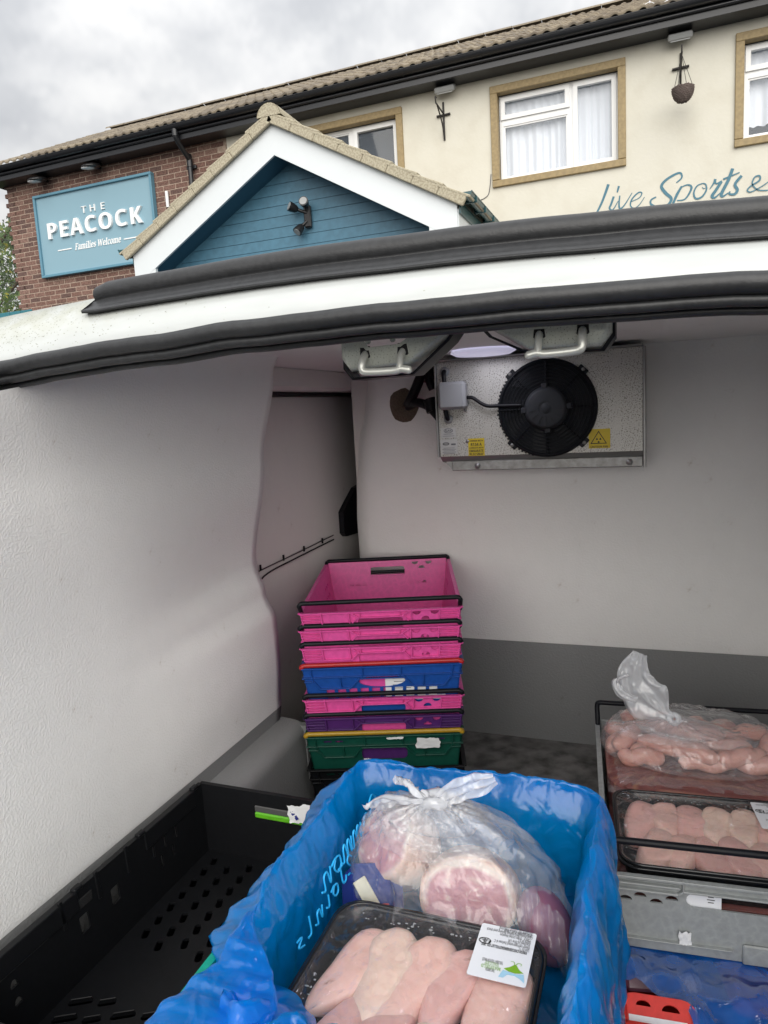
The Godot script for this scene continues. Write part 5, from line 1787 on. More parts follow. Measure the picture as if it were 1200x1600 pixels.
func meat_tray(at: Vector3, turn: float, w: float, l: float, label: String, group: String, seed_: int, label_at: Vector2, label_turn: float) -> void:
	# origin at the tray's base centre; its film lies 66 mm up
	var t := thing("chicken_tray", label, "meat tray", at, turn, group)
	var H := 0.066
	var b := B.new()
	var loops := []
	for q in [[w - 0.05, l - 0.05, 0.03, 0.002], [w - 0.03, l - 0.03, 0.035, 0.03], [w - 0.022, l - 0.022, 0.04, H - 0.004], [w, l, 0.036, H], [w, l, 0.036, H - 0.006], [w - 0.018, l - 0.018, 0.04, H - 0.009], [w - 0.05, l - 0.05, 0.03, 0.0]]:
		var row := PackedVector3Array()
		for p in rrect(0, 0, q[0], q[1], q[2], 6): row.append(V(p.x, q[3], p.y))
		loops.append(row)
	b.grid(loops, true)
	b.xf = Transform3D(Basis(V(1, 0, 0), -PI / 2), V(0, 0.002, 0))
	b.slab(rrect(0, 0, w - 0.05, l - 0.05, 0.03, 6), 0.002)
	b.xf = Transform3D()
	# the raised sealing edge
	var ring := []
	for p in rrect(0, 0, w - 0.012, l - 0.012, 0.036, 6): ring.append(V(p.x, H + 0.0005, p.y))
	b.tube(ring, 0.0028, 8, true)
	part(b, "tray", M.tray_black, t, true)
	var r2 := RandomNumberGenerator.new(); r2.seed = seed_
	var across := int(round((w - 0.05) / 0.048))
	var names := ["chicken", "chicken_pale", "chicken_rose"]
	for row in (3 if l > 0.3 else 2):
		for i in across:
			var x := lerpf(-w / 2 + 0.052, w / 2 - 0.052, (i + 0.5 * (row % 2) * 0.9 - 0.1) / (across - 1.0)) if across > 1 else 0.0
			x = clampf(x, -w / 2 + 0.050, w / 2 - 0.050)
			var z := lerpf(-l / 2 + 0.100, l / 2 - 0.060, row / 2.0) if l > 0.3 else -0.04 + 0.085 * row
			var f := fillet(V(x + r2.randf_range(-0.004, 0.004), 0.043 + r2.randf_range(-0.002, 0.003), z), V(0.0315, 0.029, 0.077 if l > 0.3 else 0.064) * r2.randf_range(0.94, 1.1), r2.randf_range(-0.16, 0.16) - 0.2 + (PI if row > 0 else 0.0), r2.randi() % 50)
			part(f, "chicken_fillet", M[names[r2.randi() % 3]], t, true)
	# clinging film with small wrinkles, and frost where it touches the rim
	b = B.new()
	var rows := []
	for j in 101:
		var rr := PackedVector3Array()
		for i in 101:
			var u := i / 100.0 - 0.5; var v := j / 100.0 - 0.5
			var edge := minf(0.5 - absf(u), 0.5 - absf(v))
			var sag := smoothstep(0.0, 0.12, edge)
			var hgt := H + 0.002 - sag * 0.002 + sag * (0.004 * wob.get_noise_2d(u * 220 + seed_, v * 220) + 0.0022 * ridge(V(u * 4.0 + seed_, v * 4.0, 0.3)) + 0.0015 * crumple(V(u * w, v * l, seed_), 26.0, 2.0))
			var cx := u * (w - 0.01); var cz := v * (l - 0.01)
			# rounded corners
			var k := Vector2(maxf(absf(cx) - (w / 2 - 0.04), 0), maxf(absf(cz) - (l / 2 - 0.04), 0))
			if k.length() > 0.034:
				k = k.normalized() * 0.034
				cx = signf(cx) * (w / 2 - 0.04 + k.x); cz = signf(cz) * (l / 2 - 0.04 + k.y)
			rr.append(V(cx, hgt, cz))
		rows.append(rr)
	b.grid(rows)
	part(b, "film", M.tray_film, t, true)
	b = B.new()
	for k in 46:
		var a := r2.randf() * 4.0
		var p := V(lerpf(-w / 2 + 0.03, w / 2 - 0.03, fmod(a, 1.0)), H - 0.0045, -l / 2 + 0.017 + 0.012 * r2.randf())
		if a > 3.2: p = V(-w / 2 + 0.016 + 0.01 * r2.randf(), H - 0.0045, lerpf(-l / 2 + 0.03, l / 2 - 0.03, fmod(a, 1.0)))
		b.ball(p, V(0.001 + 0.0028 * r2.randf() * r2.randf(), 0.0006, 0.0008 + 0.0012 * r2.randf()), 7, 4)
	part(b, "frost", M.frost, t, true)
	# its label
	b = B.new()
	var lb := Basis(V(0, 1, 0), label_turn)
	var lx := Transform3D(lb, V(label_at.x, H + 0.0075, label_at.y))
	b.xf = lx * Transform3D(Basis(V(1, 0, 0), -PI / 2), Vector3.ZERO)
	b.slab(rrect(0, 0, 0.070, 0.087, 0.003), 0.0006)
	var lab := part(b, "label", M.label_white, t, true)
	# print: read from the far side, so it is turned half round
	var flat := lx * Transform3D(Basis(V(0, 1, 0), PI) * Basis(V(1, 0, 0), -PI / 2), V(0, 0.0009, 0))
	var lines := [["FRESH CHICKENBREASTFILLET EZL 2KG", 0.0026, 0.056, 0.0, 0.0075, true], ["Use by 11", 0.002, 0.012, -0.024, 0.0125, false], ["Keep refrigerated below 4 C", 0.0020, 0.044, -0.008, 0.0170, false], ["Packed in the UK", 0.0020, 0.027, -0.016, 0.0215, false], ["Store in 5 C", 0.0020, 0.016, -0.022, 0.0255, false], ["Class A   Origin United Kingdom", 0.0020, 0.038, -0.010, 0.0295, false], ["Cook thoroughly before serving and check", 0.0017, 0.058, -0.002, 0.0345, false], ["that juices run clear", 0.0017, 0.036, -0.012, 0.0375, false], ["Suitable for home freezing", 0.0017, 0.042, -0.009, 0.0403, false]]
	for q in lines:
		# in print space x runs to the reader's right and y away from the reader
		part(moved(fit_width(text(q[0], q[1], 0.00015, q[5]), q[2]), flat * Transform3D(Basis(), V(q[3], -q[4] + 0.0, 0.0))), "print", M.ink_grey if not q[5] else M.ink, lab, true)
	part(moved(fit_width(text("MAYFIELD", 0.0042, 0.0002, false, true), 0.0235), flat * Transform3D(Basis(), V(0.009, 0.0265, 0))), "print", M.logo_green, lab, true)
	part(moved(fit_width(text("VALLEY", 0.0042, 0.0002, false, true), 0.017), flat * Transform3D(Basis(), V(0.009, 0.0205, 0))), "print", M.logo_green, lab, true)
	part(moved(fit_width(text("THE GREAT TASTE OF WALES", 0.0016, 0.0002), 0.025), flat * Transform3D(Basis(), V(0.009, 0.0165, 0))), "print", M.ink_grey, lab, true)
	part(moved(fit_width(text("THE FRESH", 0.0018, 0.0002), 0.011), flat * Transform3D(Basis(), V(0.009, 0.0305, 0))), "print", M.ink_grey, lab, true)
	b = B.new()
	b.xf = flat
	var el := PackedVector2Array(); var el2 := PackedVector2Array()
	for k in 20:
		var a := TAU * k / 20
		el.append(Vector2(0.025 + cos(a) * 0.0078, -0.0135 + sin(a) * 0.0052)); el2.append(Vector2(0.025 + cos(a) * 0.0074, -0.0135 + sin(a) * 0.0048))
	b.panel(el, [el2], 0.0002)
	part(b, "print", M.ink, lab, true)
	for q in [["GB", 0.0], ["UK 4012", 0.0022], ["EC", -0.0022]]:
		part(moved(fit_width(text(q[0], 0.0016, 0.0002), 0.008 if q[1] == 0.0022 else 0.004), flat * Transform3D(Basis(), V(0.025, -0.0135 - q[1], 0))), "print", M.ink, lab, true)
	b = B.new()
	b.xf = flat
	var hill := []
	for q in curve([Vector2(-0.0295, 0.0245), Vector2(-0.024, 0.021), Vector2(-0.0185, 0.0145), Vector2(-0.0125, 0.0195), Vector2(-0.006, 0.0235)], 5): hill.append(q)
	hill.append_array([Vector2(-0.012, 0.0262), Vector2(-0.02, 0.027)])
	b.slab(PackedVector2Array(hill), 0.0002)
	stroke(b, [Vector2(-0.0185, 0.016), Vector2(-0.021, 0.0115), Vector2(-0.025, 0.012), Vector2(-0.0245, 0.015)], 0.001, 0.0008, 0.0005, 0.0001)
	stroke(b, [Vector2(-0.0178, 0.016), Vector2(-0.016, 0.0112), Vector2(-0.012, 0.0108)], 0.001, 0.0008, 0.0005, 0.0002)
	part(b, "print", M.logo_green, lab, true)
	b = B.new()
	b.xf = flat
	b.slab(PackedVector2Array([Vector2(-0.0055, 0.026), Vector2(-0.013, 0.0272), Vector2(-0.021, 0.0282), Vector2(-0.030, 0.0262), Vector2(-0.0325, 0.0385), Vector2(-0.026, 0.0335), Vector2(-0.02, 0.031), Vector2(-0.0115, 0.0315), Vector2(-0.0075, 0.0372), Vector2(-0.002, 0.0375)]), 0.00015)
	part(b, "print", M.logo_blue, lab, true)

func ribbon(b: B, path: Array, width: Array, across: Vector3, fold: float, s: float) -> void:    # a gathered tail of film
	var c := curve(path, 8)
	var rows := []
	for i in c.size():
		var f := float(i) / (c.size() - 1)
		var w := lerp_list(width, f)
		var t: Vector3 = (c[mini(i + 1, c.size() - 1)] - c[maxi(i - 1, 0)]).normalized()
		var sd := (across - t * across.dot(t)).normalized()
		var nn := t.cross(sd).normalized()
		var row := PackedVector3Array()
		for k in 25:
			var u := k / 24.0 - 0.5
			var wave := fold * w * (sin(u * 17.0 + s + f * 3.0) * 0.5 + 0.6 * ridge(V(u * 3.0 + s, f * 2.5, s)))
			row.append(c[i] + sd * (u * w * (1.0 + 0.14 * wob.get_noise_2d(f * 60 + s * 9, u * 30))) + nn * wave)
		rows.append(row)
	b.grid(rows)

func build_blue_liner() -> void:
	var cx := -0.06; var cz := -0.735; var hw := 0.188; var hl := 0.297; var rim := 1.0
	var t := thing("teal_crate", "bright teal crate holding the blue bag liner, only a corner showing", "crate", V(cx - 0.022, 0.808, cz + 0.005))
	crate(t, 0.404, 0.596, 0.165, "crate_teal", "oval", "", 0, 0, 0.012)
	for q in [[0.655, "black crate directly under the teal crate"], [0.478, "black crate on the van floor, lowest under the teal crate"]]:
		t = thing("black_crate", q[1], "crate", V(cx, q[0], cz))
		crate(t, 0.398, 0.60, 0.165 if q[0] > 0.5 else 0.174, "crate_black", "oval", "", 0, 0, 0.012)
	t = thing("blue_bag_liner", "crumpled translucent blue plastic liner folded over the rim of the teal crate", "bag", V(cx, 0.83, cz))
	var base := []; var nrm := []
	var out := rrect(0, 0, hw * 2, hl * 2, 0.035, 10)
	# even steps round the loop
	var loop := []
	for k in out.size():
		var a := out[k]; var d := out[(k + 1) % out.size()]
		var n := maxi(1, int(a.distance_to(d) / 0.0046))
		for i in n: loop.append(a.lerp(d, float(i) / n))
	var K := loop.size()
	for k in K:
		var tg: Vector2 = (loop[(k + 1) % K] - loop[(k + K - 1) % K]).normalized()
		nrm.append(Vector2(tg.y, -tg.x))
	# spread the corner normals so that folds turn smoothly
	var rows := []
	var R := 66
	for r66 in R:
		var r := r66 * 45.0 / (R - 1)
		var row := PackedVector3Array()
		for k in K:
			var p: Vector2 = loop[k]; var n: Vector2 = nrm[k]
			var side := V(n.x, 0, n.y)
			var x := cx + p.x; var z := cz + p.y
			var front := smoothstep(hl - 0.20, hl - 0.02, p.y) * smoothstep(0.0, 0.7, n.y) + 0.0
			var leftw := clampf(-n.x, 0, 1); var rightw := clampf(n.x, 0, 1); var backw := clampf(-n.y, 0, 1); var frontw := clampf(n.y, 0, 1)
			var s := float(k) / K * 9.0
			var off := 0.0; var y := 0.0
			var swell := 0.010 * wob.get_noise_2d(s * 60.0, 4.0) + 0.004 * ridge(V(s * 1.3, 0.2, 5.0))
			var top := rim + 0.008 + 0.005 * crumple(V(x, 0, z), 9.0, 3.0) + 0.002 * crumple(V(x, 0, z), 31.0, 6.0) + swell * 0.7 + 0.012 * frontw * wob.get_noise_2d(s * 100.0, 9)
			if r <= 17.0:
				var f := r / 17.0
				var y0 := lerpf(0.845, 0.952, frontw)
				var in0 := lerpf(-0.032, -0.135 - 0.055 * smoothstep(0.06, -0.12, p.x) + 0.02 * wob.get_noise_2d(k * 1.9, 77.0) - 0.02 * sin(p.x * 14.0), frontw)
				off = lerpf(in0, -0.015, pow(f, lerpf(1.0, 0.85, frontw))) + 0.012 * smoothstep(0.72, 1.0, f)
				y = lerpf(y0, top, f if frontw < 0.3 else pow(f, 0.75))
				if frontw > 0.3: y += 0.026 * frontw * sin(f * PI) * (0.6 + ridge(V(s * 2.4, f * 1.4, 3.0)))
			elif r <= 23.0:
				var a := PI * (r - 17) / 6.0
				off = -0.003 + 0.0035 * (1.0 - cos(a)); y = top + 0.004 * sin(a)
			else:
				var f := (r - 23) / 22.0
				var drop := 0.90 * leftw + 0.66 * rightw + 0.88 * backw + 0.80 * frontw
				drop /= maxf(leftw + rightw + backw + frontw, 0.01)
				if leftw > 0.5: drop = lerpf(0.86, 0.965, smoothstep(0.06, 0.15, p.y))
				drop += 0.02 * wob.get_noise_2d(s * 130.0, 55.0)
				y = lerpf(top, drop, f)
				off = 0.004 + 0.013 * smoothstep(0.0, 0.22, f) + (0.006 + 0.002 * rightw + 0.008 * leftw * smoothstep(-0.1, 0.1, p.y)) * sin(f * PI * 0.8) + 0.002
			var amp := 0.0035 + 0.0045 * smoothstep(21, 30, r) + 0.008 * frontw + 0.006 * leftw * smoothstep(-0.05, 0.12, p.y)
			var v := r * 0.05
			var d := amp * (1.0 * ridge(V(s * 1.5 + v * 0.6, v * 0.45, 1.0)) + 0.35 * ridge(V(s * 3.4 - v * 1.3, v * 0.9, 8.0)) + 0.6 * wob.get_noise_2d(s * 70.0, r * 2.0 + 400.0))
			row.append(V(x, y + d * 0.35 + 0.0015 * ridge(V(s * 9.0, v * 4.0, 2.0)), z) + side * (off + d) + V(-0.012 * leftw - 0.018 * leftw * smoothstep(24, 30, r) + 0.12 * smoothstep(0.05, 0.22, p.y) * smoothstep(-0.02, -0.15, p.x) * smoothstep(18, 24, r) - 0.008 * leftw * smoothstep(0.0, -0.25, p.y), 0, 0) + side * (0.0032 + 0.006 * smoothstep(25, 34, r) * (0.4 + leftw + frontw) + 0.004 * frontw + 0.003 * leftw * smoothstep(-0.1, 0.1, p.y)) * crumple(V(x, y * 0.8, z), 9.0, 1.0) + side * (0.0007 + 0.0010 * smoothstep(14, 24, r)) * crumple(V(x, y, z), 34.0, 5.0))
		rows.append(row)
	var b := B.new()
	b.grid(rows, true)
	part(b, "film", M.liner_blue, t)
	b = B.new()
	rows = []
	for j in 12:
		var row := PackedVector3Array()
		for i in 12:
			row.append(V(cx + lerpf(-0.175, 0.175, i / 11.0), 0.846 + 0.004 * wob.get_noise_2d(i * 14, j * 14), cz + lerpf(-0.28, 0.28, j / 11.0)))
		rows.append(row)
	b.grid(rows)
	part(b, "film_base", M.liner_blue, t)
	# handwriting on the inside of its left wall
	b = B.new()
	var glyph := {"G": "0.8,0.85 0.45,1.0 0.1,0.5 0.4,0.0 0.8,0.15 0.8,0.45 0.5,0.45", "a": "0.6,0.5 0.3,0.62 0.08,0.3 0.3,0.0 0.58,0.4 0.62,0.05 0.8,0.05", "m": "0.0,0.6 0.08,0.0 0.2,0.6 0.36,0.5 0.4,0.0 0.55,0.6 0.7,0.5 0.75,0.0 0.9,0.05", "o": "0.5,0.6 0.15,0.5 0.12,0.1 0.4,0.0 0.62,0.3 0.45,0.6 0.8,0.5", "n": "0.0,0.6 0.1,0.0 0.25,0.55 0.5,0.5 0.52,0.0 0.75,0.1",
		"2": "0.1,0.75 0.4,1.0 0.6,0.7 0.1,0.0 0.7,0.05", "J": "0.2,1.0 0.7,1.0 0.5,0.95 0.45,0.1 0.15,0.0 0.05,0.25", "i": "0.2,0.6 0.25,0.0 0.5,0.1", "t": "0.3,0.95 0.3,0.1 0.6,0.05", "s": "0.6,0.6 0.2,0.5 0.55,0.25 0.1,0.0"}
	for q in [["Gammon", 0.036, -0.985, 0.972], ["2Joints", 0.026, -0.87, 0.947]]:
		var pos := 0.0
		for ch in q[0].split(""):
			var line := []
			for p in curve(pts(glyph[ch], 1.0), 6):
				# written along the wall towards the viewer
				var yy: float = q[3] + p.y * q[1] - 0.02
				line.append(V(cx - hw + 0.0225 + (1.01 - yy) * 0.10, yy, q[2] + pos + p.x * q[1] * 1.15))
			b.tube(line, 0.0015, 5)
			pos += q[1] * 1.02
	part(b, "handwriting", M.marker_cyan, t)

func ham(at: Vector3, r: Vector3, turn: Basis, cut: float, label: String) -> void:     # a boned joint with its cut face on local +z
	var t := thing("ham_joint", label, "meat joint", at, 0.0, "ham joints in the knotted clear bag")
	var b := B.new()
	b.colored = true
	b.xf = Transform3D(turn, at)
	var rows := []; var cols := []
	var skin := Color(0.66, 0.42, 0.32); var fat := Color(0.80, 0.70, 0.62)
	for i in 21:
		var f := i / 20.0
		var z := lerpf(-1.0, cut, f)
		var w := pow(maxf(0.0, 1.0 - pow(absf(z), 2.6)), 0.5)
		var row := PackedVector3Array(); var cr := PackedColorArray()
		for k in 40:
			var a := TAU * k / 40.0
			var rr := w * (1.0 + 0.06 * wob.get_noise_3d(cos(a) * 40, sin(a) * 40, z * 40 + at.x * 900))
			row.append(V(cos(a) * r.x * rr, sin(a) * r.y * rr, z * r.z))
			cr.append(skin.lerp(fat, clampf(0.35 + 0.9 * wob.get_noise_3d(cos(a) * 70, sin(a) * 70, z * 50), 0, 1)))
		rows.append(row); cols.append(cr)
	var last: PackedVector3Array = rows[-1]
	for i in 10:
		var f := 1.0 - (i + 1) / 10.0
		var row := PackedVector3Array(); var cr := PackedColorArray()
		for k in 40:
			var p: Vector3 = last[k]
			var q := V(p.x * f, p.y * f, p.z + 0.006 * (1.0 - f * f) + 0.002 * wob.get_noise_2d(p.x * f * 1400, p.y * f * 1400))
			row.append(q)
			var n1 := wob.get_noise_2d(q.x * 1000 + at.x * 5000, q.y * 1000)
			var edge := 0.93 - 0.13 * maxf(0.0, sin(TAU * k / 40.0)) + 0.05 * n1
			var meat := Color(0.46, 0.19, 0.225).lerp(Color(0.54, 0.25, 0.28), clampf(0.5 + n1, 0, 1))
			var seam := smoothstep(0.90, 0.99, ridge(V(q.x * 22 + at.x * 9, q.y * 22, 4.0)))
			meat = meat.lerp(fat, seam * 0.6)
			cr.append(meat.lerp(fat, smoothstep(edge - 0.06, edge, f)))
		rows.append(row); cols.append(cr)
	b.grid(rows, true, false, cols)
	part(b, "joint", M.ham, t)

func bag_skin(called: String, parent: Node3D, knot: Vector3, sections: Array, pleats: int, amp: float, m: Material, s: float) -> void:
	# sections from the knot down: [y, centre x, centre z, half width x, half depth z]
	var b := B.new()
	var rows := []
	var n := sections.size() - 1
	for r in 49:
		var f := r / 48.0 * n
		var i := mini(int(f), n - 1)
		var g := f - i
		var q := []
		for c in 5:
			var a: float = sections[maxi(i - 1, 0)][c]; var p0: float = sections[i][c]; var p1: float = sections[i + 1][c]; var d: float = sections[mini(i + 2, n)][c]
			q.append(cubic_interpolate(p0, p1, a, d, g))
		var h := r / 48.0
		var row := PackedVector3Array()
		for k in 120:
			var a := TAU * k / 120.0
			var pl := amp * (sin(a * pleats + 2.2 * wob.get_noise_2d(a * 30 + s * 50, h * 30)) * (1.0 - h) * 0.8 + 0.8 * ridge(V(cos(a) * 1.6 + s, sin(a) * 1.6, h * 2.2)) + 0.5 * ridge(V(cos(a) * 4.0, sin(a) * 4.0 + s, h * 5.0)))
			var grow := smoothstep(0.0, 0.12, h)
			var bp := V(q[1] + cos(a) * q[3], q[0], q[2] + sin(a) * q[4])
			pl += 0.5 * amp * crumple(bp, 12.0, s) * smoothstep(0.05, 0.3, h)
			row.append(bp + V(cos(a) * pl, pl * 0.3, sin(a) * pl) * grow)
		rows.append(row)
	b.grid(rows, true, true)
	part(b, called, m, parent)

func build_ham_bag() -> void:
	ham(V(-0.045, 0.905, -0.895), V(0.072, 0.058, 0.085), Basis(V(0, 1, 0), 0.12) * Basis(V(1, 0, 0), -0.42), 0.45, "ham joint showing its pink cut face, in the middle of the knotted bag")
	ham(V(-0.165, 0.935, -0.925), V(0.055, 0.06, 0.075), Basis(V(0, 1, 0), -0.5) * Basis(V(1, 0, 0), -0.7), 0.5, "paler ham joint at the left of the knotted bag")
	var k := V(-0.098, 1.030, -0.905)
	var t := thing("clear_meat_bag", "clear plastic bag of ham joints tied in a knot, in the blue liner", "bag", V(-0.08, 0.85, -0.92))
	bag_skin("film", t, k, [[1.031, k.x, k.z, 0.006, 0.006], [1.026, k.x - 0.006, k.z, 0.030, 0.024], [1.005, k.x - 0.006, k.z - 0.004, 0.080, 0.055], [0.975, -0.088, -0.908, 0.120, 0.085], [0.935, -0.078, -0.908, 0.150, 0.100], [0.90, -0.075, -0.908, 0.158, 0.106], [0.865, -0.075, -0.908, 0.15, 0.100], [0.852, -0.075, -0.908, 0.10, 0.06]], 11, 0.0095, M.bag_clear, 2.0)
	var b := B.new()
	b.tube(curve([k + V(-0.014, -0.006, 0.008), k + V(0.0, 0.008, 0.014), k + V(0.014, 0.002, 0.006), k + V(0.008, 0.010, -0.008), k + V(-0.01, 0.006, -0.006), k + V(-0.014, 0.012, 0.006)], 5), 0.0085, 9)
	# milky gathers just under the knot, and the two tails
	ribbon(b, [k, k + V(0.026, 0.016, 0.004), k + V(0.056, 0.036, 0.004), k + V(0.092, 0.052, 0.002)], [[0.0, 0.016], [0.4, 0.034], [0.8, 0.036], [1.0, 0.018]], V(-0.3, 1, 0.3), 0.16, 1.0)
	ribbon(b, [k, k + V(-0.022, 0.014, 0.006), k + V(-0.04, 0.022, 0.0), k + V(-0.05, 0.032, 0.01)], [[0.0, 0.014], [0.5, 0.035], [1.0, 0.03]], V(0.2, 0.6, 1), 0.22, 4.0)
	ribbon(b, [k, k + V(-0.03, 0.0, 0.012), k + V(-0.066, -0.002, 0.012), k + V(-0.092, -0.016, 0.016)], [[0.0, 0.016], [0.4, 0.05], [1.0, 0.055]], V(0, 0.75, 0.8), 0.12, 7.0)
	part(b, "knot", M.bag_milky, t)
	for cut in [0.985, 0.996, 1.008]:
		bag_skin("gathers", t, k + V(0, 0.0005, 0), [[1.032, k.x, k.z, 0.007, 0.007], [1.028, k.x - 0.004, k.z, 0.026, 0.02], [1.010, k.x - 0.006, k.z - 0.002, 0.066, 0.046], [cut, -0.094, -0.906, lerpf(0.106, 0.07, (cut - 0.985) / 0.023), lerpf(0.075, 0.05, (cut - 0.985) / 0.023)]], 17, 0.007, M.bag_gather, cut * 300.0)
	# a printed packet at its left, a wrapped violet pack at its right
	t = thing("printed_packet", "navy printed packet with cream and red patches beside the ham bag", "packet", V(-0.185, 0.87, -0.835))
	b = B.new()
	b.box(V(-0.186, 0.895, -0.862), V(0.09, 0.085, 0.04), 0.018, Basis(V(0, 1, 0), 0.35) * Basis(V(1, 0, 0), -0.35))
	part(b, "wrapper", M.pack_navy, t)
	b = B.new()
	b.box(V(-0.185, 0.908, -0.841), V(0.02, 0.05, 0.003), 0.001, Basis(V(0, 1, 0), 0.35) * Basis(V(1, 0, 0), -0.35) * Basis(V(0, 0, 1), 0.5))
	part(b, "stripe", M.pack_cream, t)
	b = B.new()
	b.box(V(-0.161, 0.893, -0.834), V(0.022, 0.02, 0.004), 0.001, Basis(V(0, 1, 0), 0.35) * Basis(V(1, 0, 0), -0.35))
	part(b, "patch", M.pack_red, t)
	t = thing("wrapped_meat_pack", "film wrapped dark pink meat pack at the right of the ham bag", "packet", V(0.065, 0.86, -0.86))
	b = B.new()
	b.xf = Transform3D(Basis(V(0, 0, 1), 0.5), V(0.064, 0.892, -0.874))
	b.ball(V(0, 0, 0), V(0.034, 0.052, 0.045), 20, 14)
	part(b, "meat", M.pack_violet, t)
	b = B.new()
	var sheet := []
	for j in 20:
		var row := PackedVector3Array()
		for i in 40:
			var u := i / 39.0 - 0.5; var v := j / 19.0 - 0.5
			row.append(V(0.062 + u * 0.085 + v * 0.02, 0.905 - v * 0.10 - u * 0.03, -0.828 + 0.006 * ridge(V(u * 6.0 + v, v * 0.6, 3.0)) + u * 0.04 - absf(v) * 0.05))
		sheet.append(row)
	b.grid(sheet)
	part(b, "film", M.bag_thin, t)

func build_grey_crate() -> void:
	var turn := 0.095
	var right := V(cos(turn), 0, -sin(turn)); var back := V(-sin(turn), 0, -cos(turn))
	var corner := V(0.128, 0, -1.16)
	var c := corner + right * 0.2 + back * 0.3
	var t := thing("grey_crate", "grey crate of packed meat with black arms, at the right", "crate", V(c.x, 0.648, c.z), turn)
	crate(t, 0.40, 0.60, 0.142, "crate_grey", "tray", "arm_black", 0.062, 0.048, 0.006)
	# label inside the hand hole and a scrap on the front
	var b := B.new()
	b.box(V(-0.045, 0.103, 0.2915), V(0.055, 0.04, 0.001))
	var lab := part(b, "ticket", M.label_white, t, true)
	b = B.new()
	for i in 4: b.box(V(-0.034, 0.116 - i * 0.005, 0.2925), V(0.012 - 0.003 * (i % 2), 0.0012, 0.0006))
	part(b, "print", M.ink, lab, true)
	scrap(t, "torn_label", M.torn_paper, V(-0.075, 0.035, 0.2985), 0.02, 0.024, 0.0)
	b = B.new()
	b.box(V(0.075, 0.018, 0.299), V(0.12, 0.036, 0.005), 0.004)
	part(b, "foot_recess", M.crate_grey, t, true)
	# trays and packs inside it
	var p := c + back * (-0.17)
	t = thing("mince_pack", "lower vacuum pack of dark minced meat in the grey crate", "meat pack", V(c.x, 0.655, c.z), turn, "vacuum packs of dark mince in the grey crate")
	slab_pack(t, V(0.37, 0.075, 0.55), 3)
	p = c + right * (0.01) + back * (-0.165)
	meat_tray(V(p.x, 0.733, p.z), turn, 0.385, 0.255, "black tray of chicken fillets lying in the front of the grey crate", "", 23, Vector2(0.10, -0.062), 0.02)
	p = c + back * 0.115 + right * 0.0
	t = thing("mince_pack", "upper vacuum pack of dark minced meat, lying under the bag of sausages", "meat pack", V(p.x, 0.732, p.z), turn, "vacuum packs of dark mince in the grey crate")
	slab_pack(t, V(0.375, 0.062, 0.28), 8)
	# sausages: curved links heaped on the pack
	var s0 := c + back * 0.12
	var links := [[-0.13, 0.025, -0.03, 0.3, 0.12], [-0.115, 0.02, 0.095, 0.15, 0.1], [-0.145, 0.055, 0.055, 1.0, 0.1], [-0.06, 0.055, 0.075, -0.35, 0.13], [0.02, 0.025, 0.105, 0.05, 0.12], [0.055, 0.055, 0.06, -0.25, 0.13], [0.12, 0.025, 0.10, -0.12, 0.12], [0.10, 0.075, 0.02, 0.4, 0.12], [0.15, 0.05, 0.03, 1.2, 0.1], [-0.03, 0.085, 0.01, 0.2, 0.12], [-0.09, 0.06, -0.05, -0.2, 0.12], [0.05, 0.03, -0.06, 0.1, 0.12], [-0.09, 0.02, 0.06, 0.5, 0.11], [-0.01, 0.06, 0.10, -0.5, 0.11], [0.085, 0.05, 0.10, 0.35, 0.11], [0.155, 0.02, 0.07, -0.6, 0.1], [-0.155, 0.02, 0.02, 0.9, 0.1], [0.0, 0.09, 0.05, -0.15, 0.12]]
	for i in links.size():
		var q: Array = links[i]
		var at: Vector3 = s0 + right * q[0] - back * (q[2] - 0.055) + V(0, 0.803 + q[1] * 0.62, 0)
		var st := thing("sausage", "", "sausage", at, 0.0, "sausages in the knotted clear bag")
		st.set_meta("label", ["pale pink sausage at the far left of the sausage bag", "pink sausage lying low at the left front of the sausage bag", "short pink sausage standing up at the left of the sausage bag", "long pink sausage slanting across the left half of the sausage bag", "plump pink sausage at the middle front of the sausage bag", "long pink sausage slanting across the right half of the sausage bag", "plump pink sausage at the right front of the sausage bag", "pink sausage on top at the right of the sausage bag", "curled pink sausage at the right end of the sausage bag", "pink sausage on top, right below the sausage bag's knot", "pink sausage at the left rear of the sausage bag", "pink sausage at the right rear of the sausage bag", "pink sausage tilted between the two left front sausages", "pink sausage slanting down at the middle of the sausage bag", "pink sausage slanting up at the right front of the sausage bag", "short pink sausage tucked behind the right front sausages", "short pink sausage tucked against the left wall of the grey crate", "pink sausage lying on top in the middle of the sausage bag"][i])
		b = B.new()
		var path := []; var rad := []
		for k in 15:
			var f := k / 14.0 - 0.5
			var d := right.rotated(Vector3.UP, q[3])
			var bow := d.cross(Vector3.UP) * (0.03 * (0.25 - f * f))
			path.append(at + d * (f * q[4]) + bow + V(0, 0.004 * sin(k * 0.9 + i), 0))
			rad.append(0.0185 * sqrt(maxf(0.02, 1.0 - pow(absf(f) * 2.0, 5.0))) * (1.0 + 0.06 * wob.get_noise_2d(k * 22, i * 30)))
		b.tube(path, rad, 18)
		part(b, "link", M.sausage, st)
	var kn := V(0.243, 0.922, -1.515)
	t = thing("clear_sausage_bag", "clear bag of sausages with a twisted upright neck, on the grey crate's packs", "bag", V(0.27, 0.80, -1.54))
	var bc := s0 + back * 0.03
